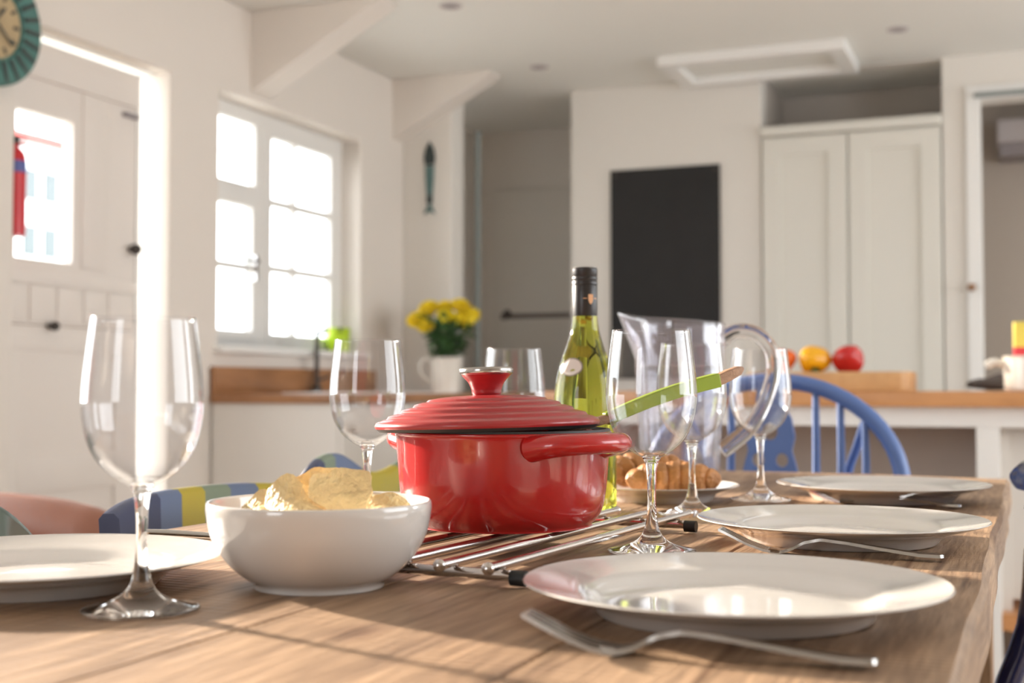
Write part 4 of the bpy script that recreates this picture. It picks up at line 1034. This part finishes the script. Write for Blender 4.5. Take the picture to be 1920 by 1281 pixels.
# blue windsor chair at the far end of the table
wc = thing('windsor_chair', 'blue hoop-backed chair with pierced splat at the table end', 'chair', (-.456, 2.42, 0))
a_, b_ = .236, .198
bm = bmesh.new(); pts = []
for k in range(33):
    th = PI * k / 32; pts.append((-a_ * math.cos(th), .0 + .02 * math.sin(th), .722 + b_ * math.sin(th)))
pts = [(-.19, -.05, .455), (-.222, -.02, .60)] + pts + [(.222, -.02, .60), (.19, -.05, .455)]
tube(bm, pts, .0185, seg=16, flat=.8); obj('hoop', bm, BLUE, wc)
for u in (-.168, -.124, -.079, .079, .124, .168):
    zt = .722 + (b_ - .012) * math.sqrt(max(0, 1 - (u / a_) ** 2))
    bm = bmesh.new(); tube(bm, [(u * .80, -.045, .455), (u, .0, .66), (u, .014, zt)], [.009, .0078, .0065], seg=12, smooth=4); obj('spindle', bm, BLUE, wc)
bm = bmesh.new(); tube(bm, [(.165, .03, .84), (.150, .05, .80), (.128, .07, .74), (.10, .085, .60), (.06, .09, .455)], .0085, smooth=4); obj('brace', bm, BLUE, wc)
bm = bmesh.new(); tube(bm, [(-.165, .03, .84), (-.150, .05, .80), (-.128, .07, .74), (-.10, .085, .60), (-.06, .09, .455)], .0085, smooth=4); obj('brace', bm, BLUE, wc)
outl = [(-.028, .455), (.028, .455), (.036, .52), (.050, .62), (.056, .70), (.052, .745), (.046, .77), (.040, .79), (.046, .815), (.040, .85), (.026, .875), (.022, .915), (-.022, .915), (-.026, .875), (-.040, .85), (-.046, .815), (-.040, .79), (-.046, .77), (-.052, .745), (-.056, .70), (-.050, .62), (-.036, .52)]
holes = [ell(0, .825, .015, .016), [(-.036, .792 - .02), (-.008, .772), (-.012, .748), (-.030, .752)], [(.036, .772), (.030, .752), (.012, .748), (.008, .772)], ell(-.022, .715, .013, .014), ell(.022, .715, .013, .014), ell(0, .64, .018, .03)]
holes[1] = ell(-.022, .772, .012, .013); holes[2] = ell(.022, .772, .012, .013)
bm = bmesh.new(); prism(bm, outl, -.006, .006, M=T(0, -.02, 0) @ Matrix(((1, 0, 0, 0), (0, 0, -1, 0), (0, 1, 0, 0), (0, 0, 0, 1))), holes=holes); obj('splat', bm, BLUE, wc, angle=30)
bm = bmesh.new(); prism(bm, [(-.20, .09), (-.225, -.10), (-.20, -.32), (-.10, -.36), (.10, -.36), (.20, -.32), (.225, -.10), (.20, .09), (.08, .125), (-.08, .125)], .425, .457); obj('seat', bm, BLUE, wc, bevel=.008)
for x, y in ((-.16, .05), (.16, .05), (-.16, -.28), (.16, -.28)):
    bm = bmesh.new(); tube(bm, [(x, y, .426), (x * 1.15, y * 1.1 if y < 0 else y + .05, .2), (x * 1.3, y * 1.15 if y < 0 else y + .10, 0)], [.014, .020, .013], seg=12, smooth=3); obj('leg', bm, BLUE, wc)
bm = bmesh.new(); tube(bm, [(-.18, .09, .2), (-.18, -.30, .2)], .009); tube(bm, [(.18, .09, .2), (.18, -.30, .2)], .009); tube(bm, [(-.18, -.1, .2), (.18, -.1, .2)], .009); obj('stretcher', bm, BLUE, wc)

# ================================================================== OUTSIDE
gd = struct('ground', B((-40, -2.90, -30, 40, -.20, -.13)), PAVE, 'pale paving outside the door', 'ground')
nb = thing('neighbour_house', 'white house with red roof seen through the door window', 'house', (-9.0, 8.2, -.13))
obj('wall', B((-3, 0, -1.4, 2.3, 0, 3.42)), RENDER_W, nb)
obj('roof', B((-3.3, .12, -1.5, 2.36, 3.42, 3.49)), OUTROOF, nb)
for y in (1.49, 1.77, .8, 0, -.8):
    for z in (2.87, 2.32, 1.5):
        f_ = obj('window', B((0, .02, y - .085, y + .085, z, z + .29)), OUTWIN, nb)
bm = bmesh.new(); blob(bm, .35, .25, .3, M=T(-8.3, 9.6, 1.75)); tube(bm, [(-8.3, 9.6, -.13), (-8.3, 9.6, 1.7)], .05)
bs = obj('garden_shrub', bm, GRASS); tag(bs, 'small yellow-green shrub outside the door window', 'shrub')
